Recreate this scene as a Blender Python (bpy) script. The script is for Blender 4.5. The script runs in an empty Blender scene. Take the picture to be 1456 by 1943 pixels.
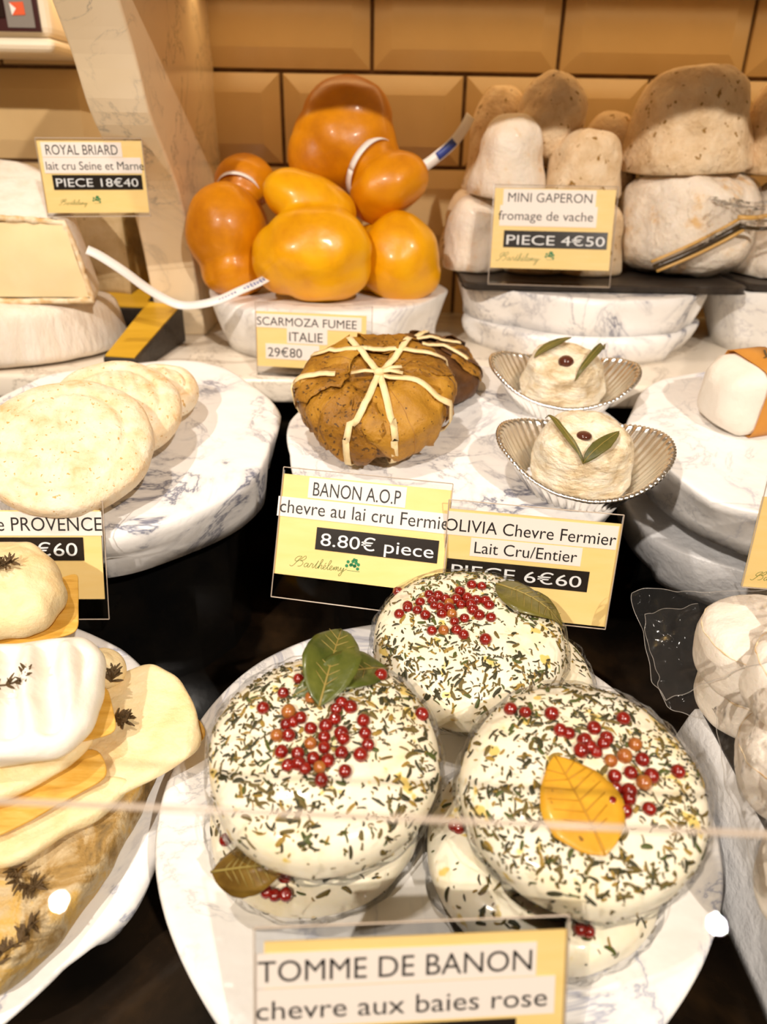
import bpy, bmesh, math, random
from mathutils import Vector, Matrix, noise
rnd = random.Random(7)
S = 0.01                                   # everything below is written in centimetres
C = bpy.context.scene.collection
scene = bpy.context.scene

# ------------------------------------------------------------------ camera
F, TH, ROLL = 1403.0, math.radians(27.0), math.radians(1.0)
CAM = Vector((0, 0, 28))
fw = Vector((0, math.cos(TH), -math.sin(TH))); rt = Vector((1, 0, 0)); up = rt.cross(fw)
r2 = rt * math.cos(ROLL) + up * math.sin(ROLL); u2 = -rt * math.sin(ROLL) + up * math.cos(ROLL)
cd = bpy.data.cameras.new('camera'); cam = bpy.data.objects.new('camera', cd); C.objects.link(cam)
cam.matrix_world = Matrix(((r2.x, u2.x, -fw.x, 0), (r2.y, u2.y, -fw.y, 0), (r2.z, u2.z, -fw.z, 28 * S), (0, 0, 0, 1)))
cd.sensor_fit = 'VERTICAL'; cd.sensor_height = 36.0; cd.lens = F * 36.0 / 1943.0
cd.clip_start = 0.01; cd.clip_end = 50
cd.dof.use_dof = True; cd.dof.focus_distance = 0.31; cd.dof.aperture_fstop = 10.0
scene.camera = cam

# ------------------------------------------------------------------ light and exposure
w = bpy.data.worlds.new('shop_light'); scene.world = w; w.use_nodes = True
w.node_tree.nodes['Background'].inputs[0].default_value = (1.0, 0.64, 0.32, 1)
w.node_tree.nodes['Background'].inputs[1].default_value = 0.17
scene.view_settings.view_transform = 'Standard'; scene.view_settings.look = 'None'
scene.view_settings.gamma = 1.0; scene.view_settings.use_curve_mapping = False
scene.view_settings.exposure = 0.08
def spot(name, loc, aim, power, col, size):
    l = bpy.data.lights.new(name, 'AREA'); l.shape = 'DISK'; l.size = size * S; l.energy = power; l.color = col
    l.spread = math.radians(110)
    o = bpy.data.objects.new(name, l); C.objects.link(o); o.location = Vector(loc) * S
    o.rotation_euler = (Vector(aim) - Vector(loc)).to_track_quat('-Z', 'Y').to_euler(); return o
spot('spot_lamp', (-66, -94, 118), (0, 30, 8), 6.6, (1.0, 0.90, 0.79), 3.4)
spot('spot_lamp', (56, -94, 116), (0, 30, 8), 6.3, (1.0, 0.90, 0.79), 3.4)
spot('spot_lamp', (-30, 6, 125), (0, 30, 8), 2.0, (1.0, 0.90, 0.79), 5)
l = bpy.data.lights.new('shelf_strip_lamp', 'AREA'); l.shape = 'RECTANGLE'; l.size = 1.0; l.size_y = .02; l.energy = 0.31; l.color = (1.0, .66, .30)
o = bpy.data.objects.new('shelf_strip_lamp', l); C.objects.link(o); o.location = (.12, .655, .376)

# ------------------------------------------------------------------ helpers
def ray(px, py): return fw + r2 * ((px - 728) / F) - u2 * ((py - 971.5) / F)
def atZ(px, py, Z):
    d = ray(px, py); return CAM + d * ((Z - CAM.z) / d.z)
def atY(px, py, Y):
    d = ray(px, py); return CAM + d * (Y / d.y)
def atP(px, py, c, n):
    d = ray(px, py); return CAM + d * ((c - CAM).dot(n) / d.dot(n))
LOC = {}
def prop(o, label=None, cat=None, group=None, kind=None):
    for k, v in (('label', label), ('category', cat), ('group', group), ('kind', kind)):
        if v: o[k] = v
    return o
def thing(name, label, cat, loc, group=None):
    o = bpy.data.objects.new(name, None); C.objects.link(o); o.empty_display_size = 0.01
    loc = Vector(loc); o.location = loc * S; LOC[o.name] = loc
    return prop(o, label, cat, group)
class MB:
    def __init__(s): s.v = []; s.f = []; s.m = []
    def add(s, vs, fs, mi=0, M=None):
        k = len(s.v)
        for p in vs:
            p = Vector(p); s.v.append(M @ p if M is not None else p)
        for f in fs: s.f.append([i + k for i in f]); s.m.append(mi)
        return s
    def box(s, a, b, mi=0, M=None):
        x0, y0, z0 = a; x1, y1, z1 = b
        return s.add([(x0,y0,z0),(x1,y0,z0),(x1,y1,z0),(x0,y1,z0),(x0,y0,z1),(x1,y0,z1),(x1,y1,z1),(x0,y1,z1)],
                     [(0,3,2,1),(4,5,6,7),(0,1,5,4),(1,2,6,5),(2,3,7,6),(3,0,4,7)], mi, M)
    def grid(s, rows, closed=True, mi=0, M=None, cap0=False, cap1=False):
        n = len(rows[0]); vs = [p for r in rows for p in r]; fs = []
        for j in range(len(rows) - 1):
            for i in range(n if closed else n - 1):
                a = j * n + i; b = j * n + (i + 1) % n
                fs.append((a, b, b + n, a + n))
        if cap0: fs.append(tuple(range(n))[::-1])
        if cap1: fs.append(tuple((len(rows) - 1) * n + i for i in range(n)))
        return s.add(vs, fs, mi, M)
    def lathe(s, prof, n=48, M=None, mi=0, fn=None, cap=True):
        rows = []
        for (r, z) in prof:
            row = []
            for i in range(n):
                a = 2 * math.pi * i / n; p = Vector((r * math.cos(a), r * math.sin(a), z))
                row.append(fn(p, a) if fn else p)
            rows.append(row)
        return s.grid(rows, True, mi, M, cap, cap)
    def tube(s, pts, r, n=8, mi=0, M=None):
        rows = []; pts = [Vector(p) for p in pts]
        rr = r if isinstance(r, (list, tuple)) else [r] * len(pts)
        for i, p in enumerate(pts):
            t = (pts[min(i + 1, len(pts) - 1)] - pts[max(i - 1, 0)]).normalized()
            a = t.orthogonal().normalized() if i == 0 else (a - t * a.dot(t)).normalized()
            b = t.cross(a); rows.append([p + (a * math.cos(q) + b * math.sin(q)) * rr[i] for q in [2 * math.pi * k / n for k in range(n)]])
        return s.grid(rows, True, mi, M, True, True)
    def ribbon(s, pts, nrm, width, th=0.04, mi=0, M=None):
        rows = []
        for i, p in enumerate(pts):
            p = Vector(p); t = (Vector(pts[min(i + 1, len(pts) - 1)]) - Vector(pts[max(i - 1, 0)])).normalized()
            nn = Vector(nrm[i] if isinstance(nrm, list) else nrm).normalized(); b = t.cross(nn).normalized(); nn = b.cross(t)
            wv = width[i] if isinstance(width, list) else width
            rows.append([p + b * wv / 2, p + b * wv / 2 + nn * th, p - b * wv / 2 + nn * th, p - b * wv / 2])
        return s.grid(rows, True, mi, M, True, True)
    def ball(s, c, r, n=10, M=None, mi=0):
        rx, ry, rz = r if isinstance(r, (list, tuple)) else (r, r, r); c = Vector(c); vs = [c + Vector((0, 0, rz))]
        for j in range(1, n):
            a = math.pi * j / n
            for i in range(2 * n):
                b = math.pi * i / n; vs.append(c + Vector((rx * math.sin(a) * math.cos(b), ry * math.sin(a) * math.sin(b), rz * math.cos(a))))
        vs.append(c - Vector((0, 0, rz))); fs = []; k = 2 * n
        for i in range(k): fs.append((0, 1 + i, 1 + (i + 1) % k))
        for j in range(n - 2):
            for i in range(k):
                a = 1 + j * k + i; b = 1 + j * k + (i + 1) % k; fs.append((a, a + k, b + k, b))
        e = len(vs) - 1; q = 1 + (n - 2) * k
        for i in range(k): fs.append((e, q + (i + 1) % k, q + i))
        return s.add(vs, fs, mi, M)
def obj(name, mb, mats, parent=None, smooth=True, bevel=0, sub=0, recalc=True):
    me = bpy.data.meshes.new(name); o = bpy.data.objects.new(name, me); C.objects.link(o)
    if parent is not None:
        l = LOC[parent.name]; o.parent = parent; LOC[o.name] = l
    else:
        zs = min(p.z for p in mb.v); k = len(mb.v)
        l = Vector((sum(p.x for p in mb.v) / k, sum(p.y for p in mb.v) / k, zs)); o.location = l * S; LOC[o.name] = l
    me.from_pydata([(p - l) * S for p in mb.v], [], mb.f)
    for m in (mats if isinstance(mats, (list, tuple)) else [mats]): me.materials.append(m)
    for i, p in enumerate(me.polygons): p.material_index = mb.m[i]; p.use_smooth = smooth
    if recalc:
        bm = bmesh.new(); bm.from_mesh(me); bmesh.ops.recalc_face_normals(bm, faces=bm.faces); bm.to_mesh(me); bm.free()
    if bevel:
        b = o.modifiers.new('bevel', 'BEVEL'); b.width = bevel * S; b.segments = 3; b.limit_method = 'ANGLE'; b.angle_limit = math.radians(40)
    if sub:
        b = o.modifiers.new('sub', 'SUBSURF'); b.levels = b.render_levels = sub
    return o
def baked(make):                            # evaluate a temporary object, return its geometry in centimetres
    o = make(); C.objects.link(o); dg = bpy.context.evaluated_depsgraph_get(); dg.update()
    me = bpy.data.meshes.new_from_object(o.evaluated_get(dg)); vs = [v.co.copy() for v in me.vertices]; fs = [list(p.vertices) for p in me.polygons]
    d = o.data; bpy.data.objects.remove(o); bpy.data.meshes.remove(me)
    (bpy.data.curves if isinstance(d, bpy.types.Curve) else bpy.data.meshes).remove(d)
    return vs, fs
def blob(parts, vox=0.16, smooth=14, wob=0.0, seed=0):   # ellipsoids fused into one smooth body
    def make():
        m = MB()
        for (c, r, *rot) in parts:
            R_ = Matrix.Translation(Vector(c)) @ (rot[0] if rot else Matrix.Identity(4))
            m.ball((0, 0, 0), r, 16, R_)
        me = bpy.data.meshes.new('tmp'); me.from_pydata([tuple(p) for p in m.v], [], m.f); o = bpy.data.objects.new('tmp', me)
        a = o.modifiers.new('r', 'REMESH'); a.mode = 'VOXEL'; a.voxel_size = vox; a.use_smooth_shade = True
        b = o.modifiers.new('s', 'SMOOTH'); b.factor = 0.5; b.iterations = smooth
        return o
    vs, fs = baked(make); mb = MB()
    if wob: vs = [v + v.normalized() * 0 + Vector(noise.noise_vector(v * 0.5 + Vector((seed, 0, 0)))) * wob for v in vs]
    return mb.add(vs, fs)
def text_mesh(txt, width=None, height=None, slant=0):
    def make():
        c = bpy.data.curves.new('t', 'FONT'); c.body = txt; c.size = 1.0; c.resolution_u = 4; c.fill_mode = 'FRONT'; c.shear = slant
        return bpy.data.objects.new('t', c)
    vs, fs = baked(make)
    x0 = min(v.x for v in vs); x1 = max(v.x for v in vs)
    y0 = min(v.y for v in vs); y1 = max(v.y for v in vs)
    return [Vector(((v.x - x0) / (x1 - x0), v.y, 0)) for v in vs], fs, (x1 - x0), (y0, y1)
def fbm(p, sc, seed=0.0, o=4): return noise.fractal(Vector(p) * sc + Vector((seed, seed * 1.7, -seed)), 1.0, 2.0, o)

# ------------------------------------------------------------------ materials
def newmat(name):
    m = bpy.data.materials.new(name); m.use_nodes = True; nt = m.node_tree
    return m, nt, nt.nodes['Principled BSDF']
def N(nt, t, **kw):
    n = nt.nodes.new(t)
    for k, v in kw.items():
        if k.startswith('i_'): n.inputs[k[2:].replace('_', ' ')].default_value = v
        else: setattr(n, k, v)
    return n
def ramp(nt, src, stops):
    r = nt.nodes.new('ShaderNodeValToRGB'); e = r.color_ramp.elements
    while len(e) < len(stops): e.new(0.5)
    for el, (p, c) in zip(e, stops): el.position = p; el.color = (*c, 1) if len(c) == 3 else c
    nt.links.new(src, r.inputs[0]); return r
def coord(nt, sc=1.0, stretch=(1, 1, 1)):
    t = nt.nodes.new('ShaderNodeTexCoord'); mp = nt.nodes.new('ShaderNodeMapping')
    mp.inputs['Scale'].default_value = [100 * sc * k for k in stretch]      # 1 unit = 1 cm
    nt.links.new(t.outputs['Object'], mp.inputs[0]); return mp.outputs[0]
def nz(nt, co, scale, detail=4, rough=.55, dist=0):
    n = N(nt, 'ShaderNodeTexNoise', i_Scale=scale, i_Detail=detail, i_Roughness=rough, i_Distortion=dist); nt.links.new(co, n.inputs['Vector']); return n.outputs['Fac']
def bump(nt, b, h, strength=.4, dist=.1, chain=None):
    n = N(nt, 'ShaderNodeBump', i_Strength=strength, i_Distance=dist * S); nt.links.new(h, n.inputs['Height'])
    if chain: nt.links.new(chain, n.inputs['Normal'])
    if b: nt.links.new(n.outputs[0], b.inputs['Normal'])
    return n.outputs[0]
def mix(nt, fac, a, b):
    m = N(nt, 'ShaderNodeMix', data_type='RGBA'); nt.links.new(fac, m.inputs[0])
    for s, v in ((6, a), (7, b)):
        if hasattr(v, 'is_linked'): nt.links.new(v, m.inputs[s])
        else: m.inputs[s].default_value = (*v, 1)
    return m.outputs[2]
def plain(name, col, rough=.5, spec=.5, metal=0, coat=0, sss=0):
    m, nt, b = newmat(name); b.inputs['Base Color'].default_value = (*col, 1); b.inputs['Roughness'].default_value = rough
    b.inputs['Specular IOR Level'].default_value = spec; b.inputs['Metallic'].default_value = metal; b.inputs['Coat Weight'].default_value = coat
    if sss: b.inputs['Subsurface Weight'].default_value = sss; b.inputs['Subsurface Radius'].default_value = (.006, .003, .0015); b.inputs['Subsurface Scale'].default_value = 1
    return m
def mottled(name, stops, sc=1.0, bs=2.0, bstr=.4, bd=.1, rough=.6, sss=0, spec=.4, stretch=(1, 1, 1), detail=5, dist=0.3, coat=0, speck=None, speck_sc=6, speck_t=.68):
    m, nt, b = newmat(name); co = coord(nt, 1, stretch)
    c = ramp(nt, nz(nt, co, sc, detail, .6, dist), stops).outputs[0]
    if speck:
        f = ramp(nt, nz(nt, co, speck_sc, 2, .5), [(speck_t, (0, 0, 0)), (speck_t + .04, (1, 1, 1))]).outputs[0]; c = mix(nt, f, c, speck)
    nt.links.new(c, b.inputs['Base Color']); bump(nt, b, nz(nt, co, bs, 6, .6), bstr, bd)
    b.inputs['Roughness'].default_value = rough; b.inputs['Specular IOR Level'].default_value = spec; b.inputs['Coat Weight'].default_value = coat
    b.inputs['Coat Roughness'].default_value = .12
    if sss: b.inputs['Subsurface Weight'].default_value = sss; b.inputs['Subsurface Radius'].default_value = (.006, .003, .0015); b.inputs['Subsurface Scale'].default_value = 1
    return m
def marble(name, base, vein, sc=.25, rough=.25, wrinkle=.0, dens=.035, vein2=None, spec=.5):
    m, nt, b = newmat(name); co = coord(nt)
    def veins(s, d, wdt, off):
        mp = N(nt, 'ShaderNodeMapping'); mp.inputs['Location'].default_value = (off, off, off); nt.links.new(co, mp.inputs[0])
        f = nz(nt, mp.outputs[0], s, 6, .62, d)
        a = N(nt, 'ShaderNodeMath', operation='SUBTRACT'); nt.links.new(f, a.inputs[0]); a.inputs[1].default_value = .5
        ab = N(nt, 'ShaderNodeMath', operation='ABSOLUTE'); nt.links.new(a.outputs[0], ab.inputs[0])
        return ramp(nt, ab.outputs[0], [(0, (1, 1, 1)), (wdt, (.27, .27, .27)), (wdt * 3.2, (0, 0, 0))]).outputs[0]
    v1 = veins(sc, 1.2, dens * .5, 0); mask = ramp(nt, nz(nt, co, sc * .8, 2), [(.45, (0, 0, 0)), (.62, (1, 1, 1))]).outputs[0]
    mm = N(nt, 'ShaderNodeMath', operation='MULTIPLY'); nt.links.new(v1, mm.inputs[0]); nt.links.new(mask, mm.inputs[1])
    c = mix(nt, mm.outputs[0], base, vein)
    v2 = veins(sc * 2.2, .8, dens * .3, 7); mask2 = ramp(nt, nz(nt, co, sc * 1.1, 2), [(.42, (1, 1, 1)), (.55, (0, 0, 0))]).outputs[0]
    m2 = N(nt, 'ShaderNodeMath', operation='MULTIPLY'); nt.links.new(v2, m2.inputs[0]); nt.links.new(mask2, m2.inputs[1])
    c = mix(nt, m2.outputs[0], c, vein2 or vein); nt.links.new(c, b.inputs['Base Color'])
    b.inputs['Roughness'].default_value = rough; b.inputs['Specular IOR Level'].default_value = spec
    if wrinkle: bump(nt, b, nz(nt, co, .55, 3, .5), wrinkle, .5)
    return m
def film(name, tint=(1, 1, 1), rough=.06, amt=.10, bs=1.2, bstr=.8, bd=.25, veil=0.0, gain=.8):
    m = bpy.data.materials.new(name); m.use_nodes = True; nt = m.node_tree; nt.nodes.clear()
    out = N(nt, 'ShaderNodeOutputMaterial'); t = N(nt, 'ShaderNodeBsdfTransparent'); g = N(nt, 'ShaderNodeBsdfGlossy', i_Roughness=rough)
    t.inputs[0].default_value = (*tint, 1); lw = N(nt, 'ShaderNodeLayerWeight', i_Blend=amt); mx = N(nt, 'ShaderNodeMixShader')
    mm = N(nt, 'ShaderNodeMath', operation='MULTIPLY'); mm.inputs[1].default_value = gain; mm.use_clamp = True; nt.links.new(lw.outputs['Fresnel'], mm.inputs[0]); nt.links.new(mm.outputs[0], mx.inputs[0]); nt.links.new(t.outputs[0], mx.inputs[1]); nt.links.new(g.outputs[0], mx.inputs[2])
    if bstr:
        bo = bump(nt, None, nz(nt, coord(nt), bs, 1.5, .5, .8), bstr, bd); nt.links.new(bo, g.inputs['Normal']); nt.links.new(bo, lw.inputs['Normal'])
    last = mx.outputs[0]
    if veil:
        d = N(nt, 'ShaderNodeBsdfDiffuse'); d.inputs[0].default_value = (.9, .88, .86, 1); m3 = N(nt, 'ShaderNodeMixShader'); m3.inputs[0].default_value = veil
        nt.links.new(last, m3.inputs[1]); nt.links.new(d.outputs[0], m3.inputs[2]); last = m3.outputs[0]
    nt.links.new(last, out.inputs[0]); return m
M = {}
M['tile'] = mottled('cream_tile', [(.3, (.64, .45, .22)), (.7, (.70, .50, .25))], .15, .6, .12, .1, .22, spec=.5)
M['grout'] = mottled('dark_grout', [(.3, (.10, .05, .02)), (.7, (.2, .11, .05))], 1.0)
M['marble'] = marble('white_marble', (.82, .73, .61), (.45, .38, .30), .10, .18, 0, .028)
M['marble_cream'] = marble('cream_marble', (.88, .71, .48), (.45, .38, .28), .10, .18, 0, .03)
M['paper'] = marble('marble_paper', (.92, .90, .88), (.17, .18, .25), .14, .34, .22, .042, (.40, .40, .44))
M['paper_light'] = marble('light_marble_paper', (.92, .90, .88), (.42, .44, .54), .11, .34, .3, .03, (.60, .60, .62))
M['paper_warm'] = marble('white_paper', (.92, .90, .87), (.62, .60, .62), .12, .38, .35, .03)
M['silver'] = mottled('silver_paper', [(.3, (.72, .72, .74)), (.7, (.86, .86, .87))], .3, .6, .6, .4, .28, spec=.6)
M['black'] = mottled('black_plastic', [(.4, (.004, .004, .004)), (.75, (.010, .008, .006))], .3, 1.2, .15, .05, .16, spec=.35)
M['slate'] = mottled('slate', [(.3, (.018, .013, .010)), (.7, (.045, .033, .024))], .8, 2.5, .6, .1, .45)
M['floor'] = mottled('black_floor', [(.40, (.005, .004, .003)), (.55, (.016, .010, .006)), (.7, (.045, .024, .010))], .14, 3, .1, .03, .13, spec=.4, speck=(.12, .11, .1), speck_sc=7, speck_t=.77)  # brown patches paint reflections of the surroundings into the black base colour
M['acrylic'] = film('clear_acrylic', (.97, .97, .97), .03, .08, bstr=0)
M['glass'] = film('clear_glass', (.985, .985, .98), .004, .08, bstr=0)
M['glass_edge'] = plain('glass_edge', (.55, .45, .36), .2)
M['cling'] = film('cling_film', (1, 1, 1), .09, .10, 1.1, 1.0, .35, gain=.55)
M['bag'] = film('plastic_bag', (.93, .92, .91), .09, .16, .6, 1.0, 1.0, .012, gain=.75)
M['card'] = mottled('yellow_card', [(.3, (.93, .66, .24)), (.7, (.95, .71, .30))], .3, 5, .02, .01, .5, stretch=(1, 6, 6))
M['label'] = plain('white_label', (.92, .83, .76), .45)
M['blackstrip'] = plain('black_strip', (.018, .013, .010), .25)
M['ink'] = plain('black_ink', (.012, .010, .010), .5)
M['white_ink'] = plain('white_ink', (.85, .85, .85), .4)
M['green_ink'] = plain('green_ink', (.07, .16, .015), .5)
M['clover'] = plain('clover_green', (.005, .22, .07), .5)
M['herb1'] = plain('dark_herb', (.035, .032, .008), .6); M['herb2'] = plain('olive_herb', (.13, .09, .016), .6)
M['herb3'] = plain('straw_herb', (.32, .20, .03), .6); M['herb4'] = plain('green_herb', (.07, .085, .012), .6)
M['tomme'] = mottled('fresh_goat_cheese', [(.25, (.80, .66, .36)), (.45, (.89, .80, .60)), (.75, (.92, .87, .73))], .55, 1.6, .3, .14, .4, .12, spec=.4, coat=.25, speck=(.74, .55, .16), speck_sc=1.3, speck_t=.645)
M['pepper'] = mottled('pink_pepper', [(.3, (.13, .003, .002)), (.7, (.30, .010, .004))], 4, 8, .3, .03, .22, .1, spec=.6, coat=.6)
M['pepper2'] = mottled('brown_pepper', [(.3, (.30, .07, .012)), (.7, (.42, .16, .03))], 4, 8, .3, .03, .25, .1, spec=.6, coat=.5)
M['bay'] = mottled('green_bay_leaf', [(.3, (.045, .065, .008)), (.7, (.12, .13, .02))], 1.2, 3, .5, .05, .35, coat=.2)
M['bay_olive'] = mottled('olive_bay_leaf', [(.3, (.10, .085, .012)), (.7, (.19, .16, .03))], 1.0, 3, .5, .05, .35, coat=.2)
M['bay_yellow'] = mottled('yellow_bay_leaf', [(.3, (.58, .27, .012)), (.7, (.72, .40, .03))], .8, 3, .3, .04, .4, coat=.2, speck=(.22, .1, .01), speck_sc=3, speck_t=.68)
M['bay_brown'] = mottled('brown_bay_leaf', [(.3, (.10, .05, .008)), (.7, (.22, .13, .02))], .8, 3, .3, .04, .25, coat=.4)
M['vein'] = plain('leaf_vein', (.30, .22, .05), .5); M['vein_yellow'] = plain('yellow_leaf_vein', (.52, .26, .015), .5)
M['scam'] = mottled('smoked_rind', [(.25, (.64, .24, .001)), (.5, (.86, .40, .001)), (.8, (.93, .50, .003))], .25, .5, .22, .25, .36, .06, spec=.4, coat=.12)
M['scam2'] = mottled('brown_smoked_rind', [(.25, (.40, .11, .001)), (.55, (.70, .26, .001)), (.8, (.85, .37, .002))], .25, .6, .25, .25, .38, .06, spec=.4, coat=.12)
M['ribbon'] = plain('white_ribbon', (.88, .84, .80), .35); M['blue_ink'] = plain('blue_ink', (.03, .06, .30), .4)
M['rind'] = mottled('bloomy_rind', [(.3, (.80, .68, .55)), (.55, (.89, .81, .71)), (.8, (.91, .86, .78))], .6, 1.8, .6, .18, .7, .08, spec=.2)
M['cloth'] = mottled('cloth_marked_rind', [(.3, (.78, .66, .52)), (.6, (.87, .78, .67)), (.8, (.90, .84, .75))], .5, .8, .8, .3, .7, .08, spec=.2, stretch=(1.6, 1.6, .4))
M['paste'] = mottled('cheese_paste', [(.3, (.90, .68, .36)), (.7, (.93, .74, .44))], .3, 2.5, .12, .05, .5, .15)
M['rind_edge'] = mottled('tan_rind_edge', [(.35, (.66, .40, .15)), (.6, (.86, .72, .50))], 1.5, 3, .5, .1, .7)
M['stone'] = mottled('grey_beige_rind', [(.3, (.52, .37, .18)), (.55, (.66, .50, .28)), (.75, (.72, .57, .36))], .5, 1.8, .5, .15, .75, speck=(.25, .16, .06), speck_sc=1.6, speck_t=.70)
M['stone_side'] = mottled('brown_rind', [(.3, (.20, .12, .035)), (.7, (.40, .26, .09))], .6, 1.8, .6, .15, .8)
M['yellow'] = mottled('yellow_mat', [(.3, (.60, .33, .015)), (.7, (.72, .42, .03))], .3, 2, .1, .05, .35, stretch=(.4, 4, 1))
M['gap'] = mottled('garlic_cheese_rind', [(.25, (.62, .42, .22)), (.5, (.80, .60, .38)), (.8, (.88, .73, .53))], .7, 1.1, 1.0, .35, .7, .06, spec=.25, speck=(.32, .17, .04), speck_sc=2.0, speck_t=.655)
M['gap_white'] = mottled('white_garlic_cheese', [(.3, (.76, .50, .24)), (.42, (.86, .74, .60)), (.8, (.91, .84, .75))], .55, 1.0, .8, .3, .6, .1, spec=.3, coat=.06)
M['gold'] = plain('gold_strip', (.62, .36, .10), .35, metal=.0); M['dark_strip'] = plain('dark_strip', (.05, .03, .012), .3)
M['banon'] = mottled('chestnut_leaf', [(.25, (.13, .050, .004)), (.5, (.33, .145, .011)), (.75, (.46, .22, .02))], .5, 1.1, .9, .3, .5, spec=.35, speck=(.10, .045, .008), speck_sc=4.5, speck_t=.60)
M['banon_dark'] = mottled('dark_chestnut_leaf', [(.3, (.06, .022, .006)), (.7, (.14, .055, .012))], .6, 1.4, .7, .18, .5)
M['raffia'] = mottled('raffia', [(.3, (.82, .62, .30)), (.7, (.92, .76, .46))], 1.5, 4, .4, .06, .55)
M['foil'] = plain('aluminium_foil', (.90, .88, .85), .26, metal=1.0)
M['olivia'] = mottled('soft_goat_cheese', [(.3, (.52, .37, .19)), (.46, (.80, .66, .45)), (.6, (.90, .81, .64)), (.8, (.92, .86, .72))], .75, 1.4, .8, .3, .45, .1, stretch=(1, 1, 2.2))
M['olive'] = plain('dark_olive', (.09, .022, .012), .18, coat=.5); M['olive_leaf'] = mottled('olive_leaf', [(.3, (.06, .065, .012)), (.7, (.17, .14, .03))], .9, 3, .4, .05, .4)
M['prov'] = mottled('yellow_bloomy_rind', [(.25, (.68, .40, .14)), (.40, (.84, .63, .38)), (.6, (.89, .76, .56)), (.8, (.91, .82, .67))], .8, 1.5, .8, .2, .65, .08, stretch=(1, 1, 1), speck=(.62, .36, .11), speck_sc=4.5, speck_t=.66)
M['pale'] = mottled('pale_yellow_cheese', [(.25, (.80, .53, .20)), (.5, (.89, .71, .40)), (.8, (.92, .79, .53))], .45, 1.1, .6, .25, .5, .12)
M['white_cheese'] = mottled('fresh_white_cheese', [(.3, (.88, .82, .70)), (.7, (.93, .89, .80))], .6, 1.0, .35, .22, .5, .1)
M['slip'] = mottled('thin_wood_slip', [(.25, (.48, .22, .02)), (.5, (.70, .39, .06)), (.75, (.82, .53, .14))], .5, 3, .2, .05, .5, stretch=(1, 5, 1))
M['mould'] = mottled('mould_rind', [(.28, (.13, .09, .04)), (.42, (.40, .24, .07)), (.52, (.62, .48, .28)), (.62, (.66, .40, .09)), (.75, (.70, .60, .44))], .6, 1.4, .9, .25, .7, dist=.8, detail=8)
M['thyme'] = plain('dried_thyme', (.10, .055, .016), .7)
M['box_white'] = mottled('white_wrap_paper', [(.3, (.84, .76, .66)), (.7, (.90, .84, .75))], .4, .6, .4, .3, .5)
M['box_orange'] = mottled('orange_band', [(.3, (.58, .24, .03)), (.7, (.66, .29, .05))], .4, 2, .1, .05, .5)
M['crottin'] = mottled('white_bloomy_cheese', [(.3, (.86, .76, .64)), (.7, (.92, .86, .78))], .5, 1.3, .6, .2, .55, .1)
M['machine'] = plain('cream_plastic', (.84, .72, .54), .4); M['panel_grey'] = plain('grey_panel', (.22, .19, .16), .5)
M['panel_frame'] = plain('maroon_frame', (.045, .006, .005), .3); M['red'] = plain('red_sticker', (.75, .10, .02), .4)
M['screen'] = plain('dark_screen', (.02, .008, .006), .2)

# ------------------------------------------------------------------ the setting
ZS = 13.2; YS = 48.5                         # marble shelf: top height, front edge
mb = MB()
def tile(x0, x1, z0, z1, y=71.0):
    g, bv, hh = .12, 1.5, .55; x0 += g; x1 -= g; z0 += g; z1 -= g
    b2 = min(bv, (x1 - x0) / 2.5)
    o = [(x0, y + .45, z0), (x1, y + .45, z0), (x1, y + .45, z1), (x0, y + .45, z1)]
    a = [(x0 + .06, y, z0 + .06), (x1 - .06, y, z0 + .06), (x1 - .06, y, z1 - .06), (x0 + .06, y, z1 - .06)]
    c = [(x0 + b2, y - hh, z0 + bv), (x1 - b2, y - hh, z0 + bv), (x1 - b2, y - hh, z1 - bv), (x0 + b2, y - hh, z1 - bv)]
    mb.grid([o, a, c], True, 0, None, False, True)
Z0 = 32.62
for k in range(-3, 2):
    z = Z0 + 7.08 * k; off = -1.6 if k % 2 == 0 else -9.15
    for i in range(-5, 5):
        a = off + 15.32 * i; tile(a, a + 15.32, z, z + 7.08)
mb.box((-80, 71.35, 0), (76, 73, 47), 1)
prop(obj('wall_back', mb, [M['tile'], M['grout']], smooth=False), kind='structure', label='wall of bevelled cream tiles with dark grout')
prop(obj('floor', MB().box((-60, -4, -1), (60, 73, 0)), M['floor']), kind='structure', label='glossy black base of the display case')
prop(obj('trim_1', MB().box((-60, 51.5, 0), (60, 71, ZS - 1.75)), M['black']), kind='structure', label='black plinth under the marble shelf')
prop(obj('trim_2', MB().box((-60, -4, 0), (60, -2.2, 8.3)), M['black']), kind='structure', label='black front lip of the display case')
prop(obj('marble_shelf', MB().box((-60, YS, ZS - 1.7), (60, 71, ZS)), M['marble'], bevel=.3), 'white marble shelf running below the tiled wall behind the front plates', 'shelf')
prop(obj('upper_marble_shelf', MB().box((-18.6, 44, 38.0), (60, 71, 40)), M['marble'], bevel=.3), 'marble shelf overhead carried by the curved bracket', 'shelf')

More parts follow.
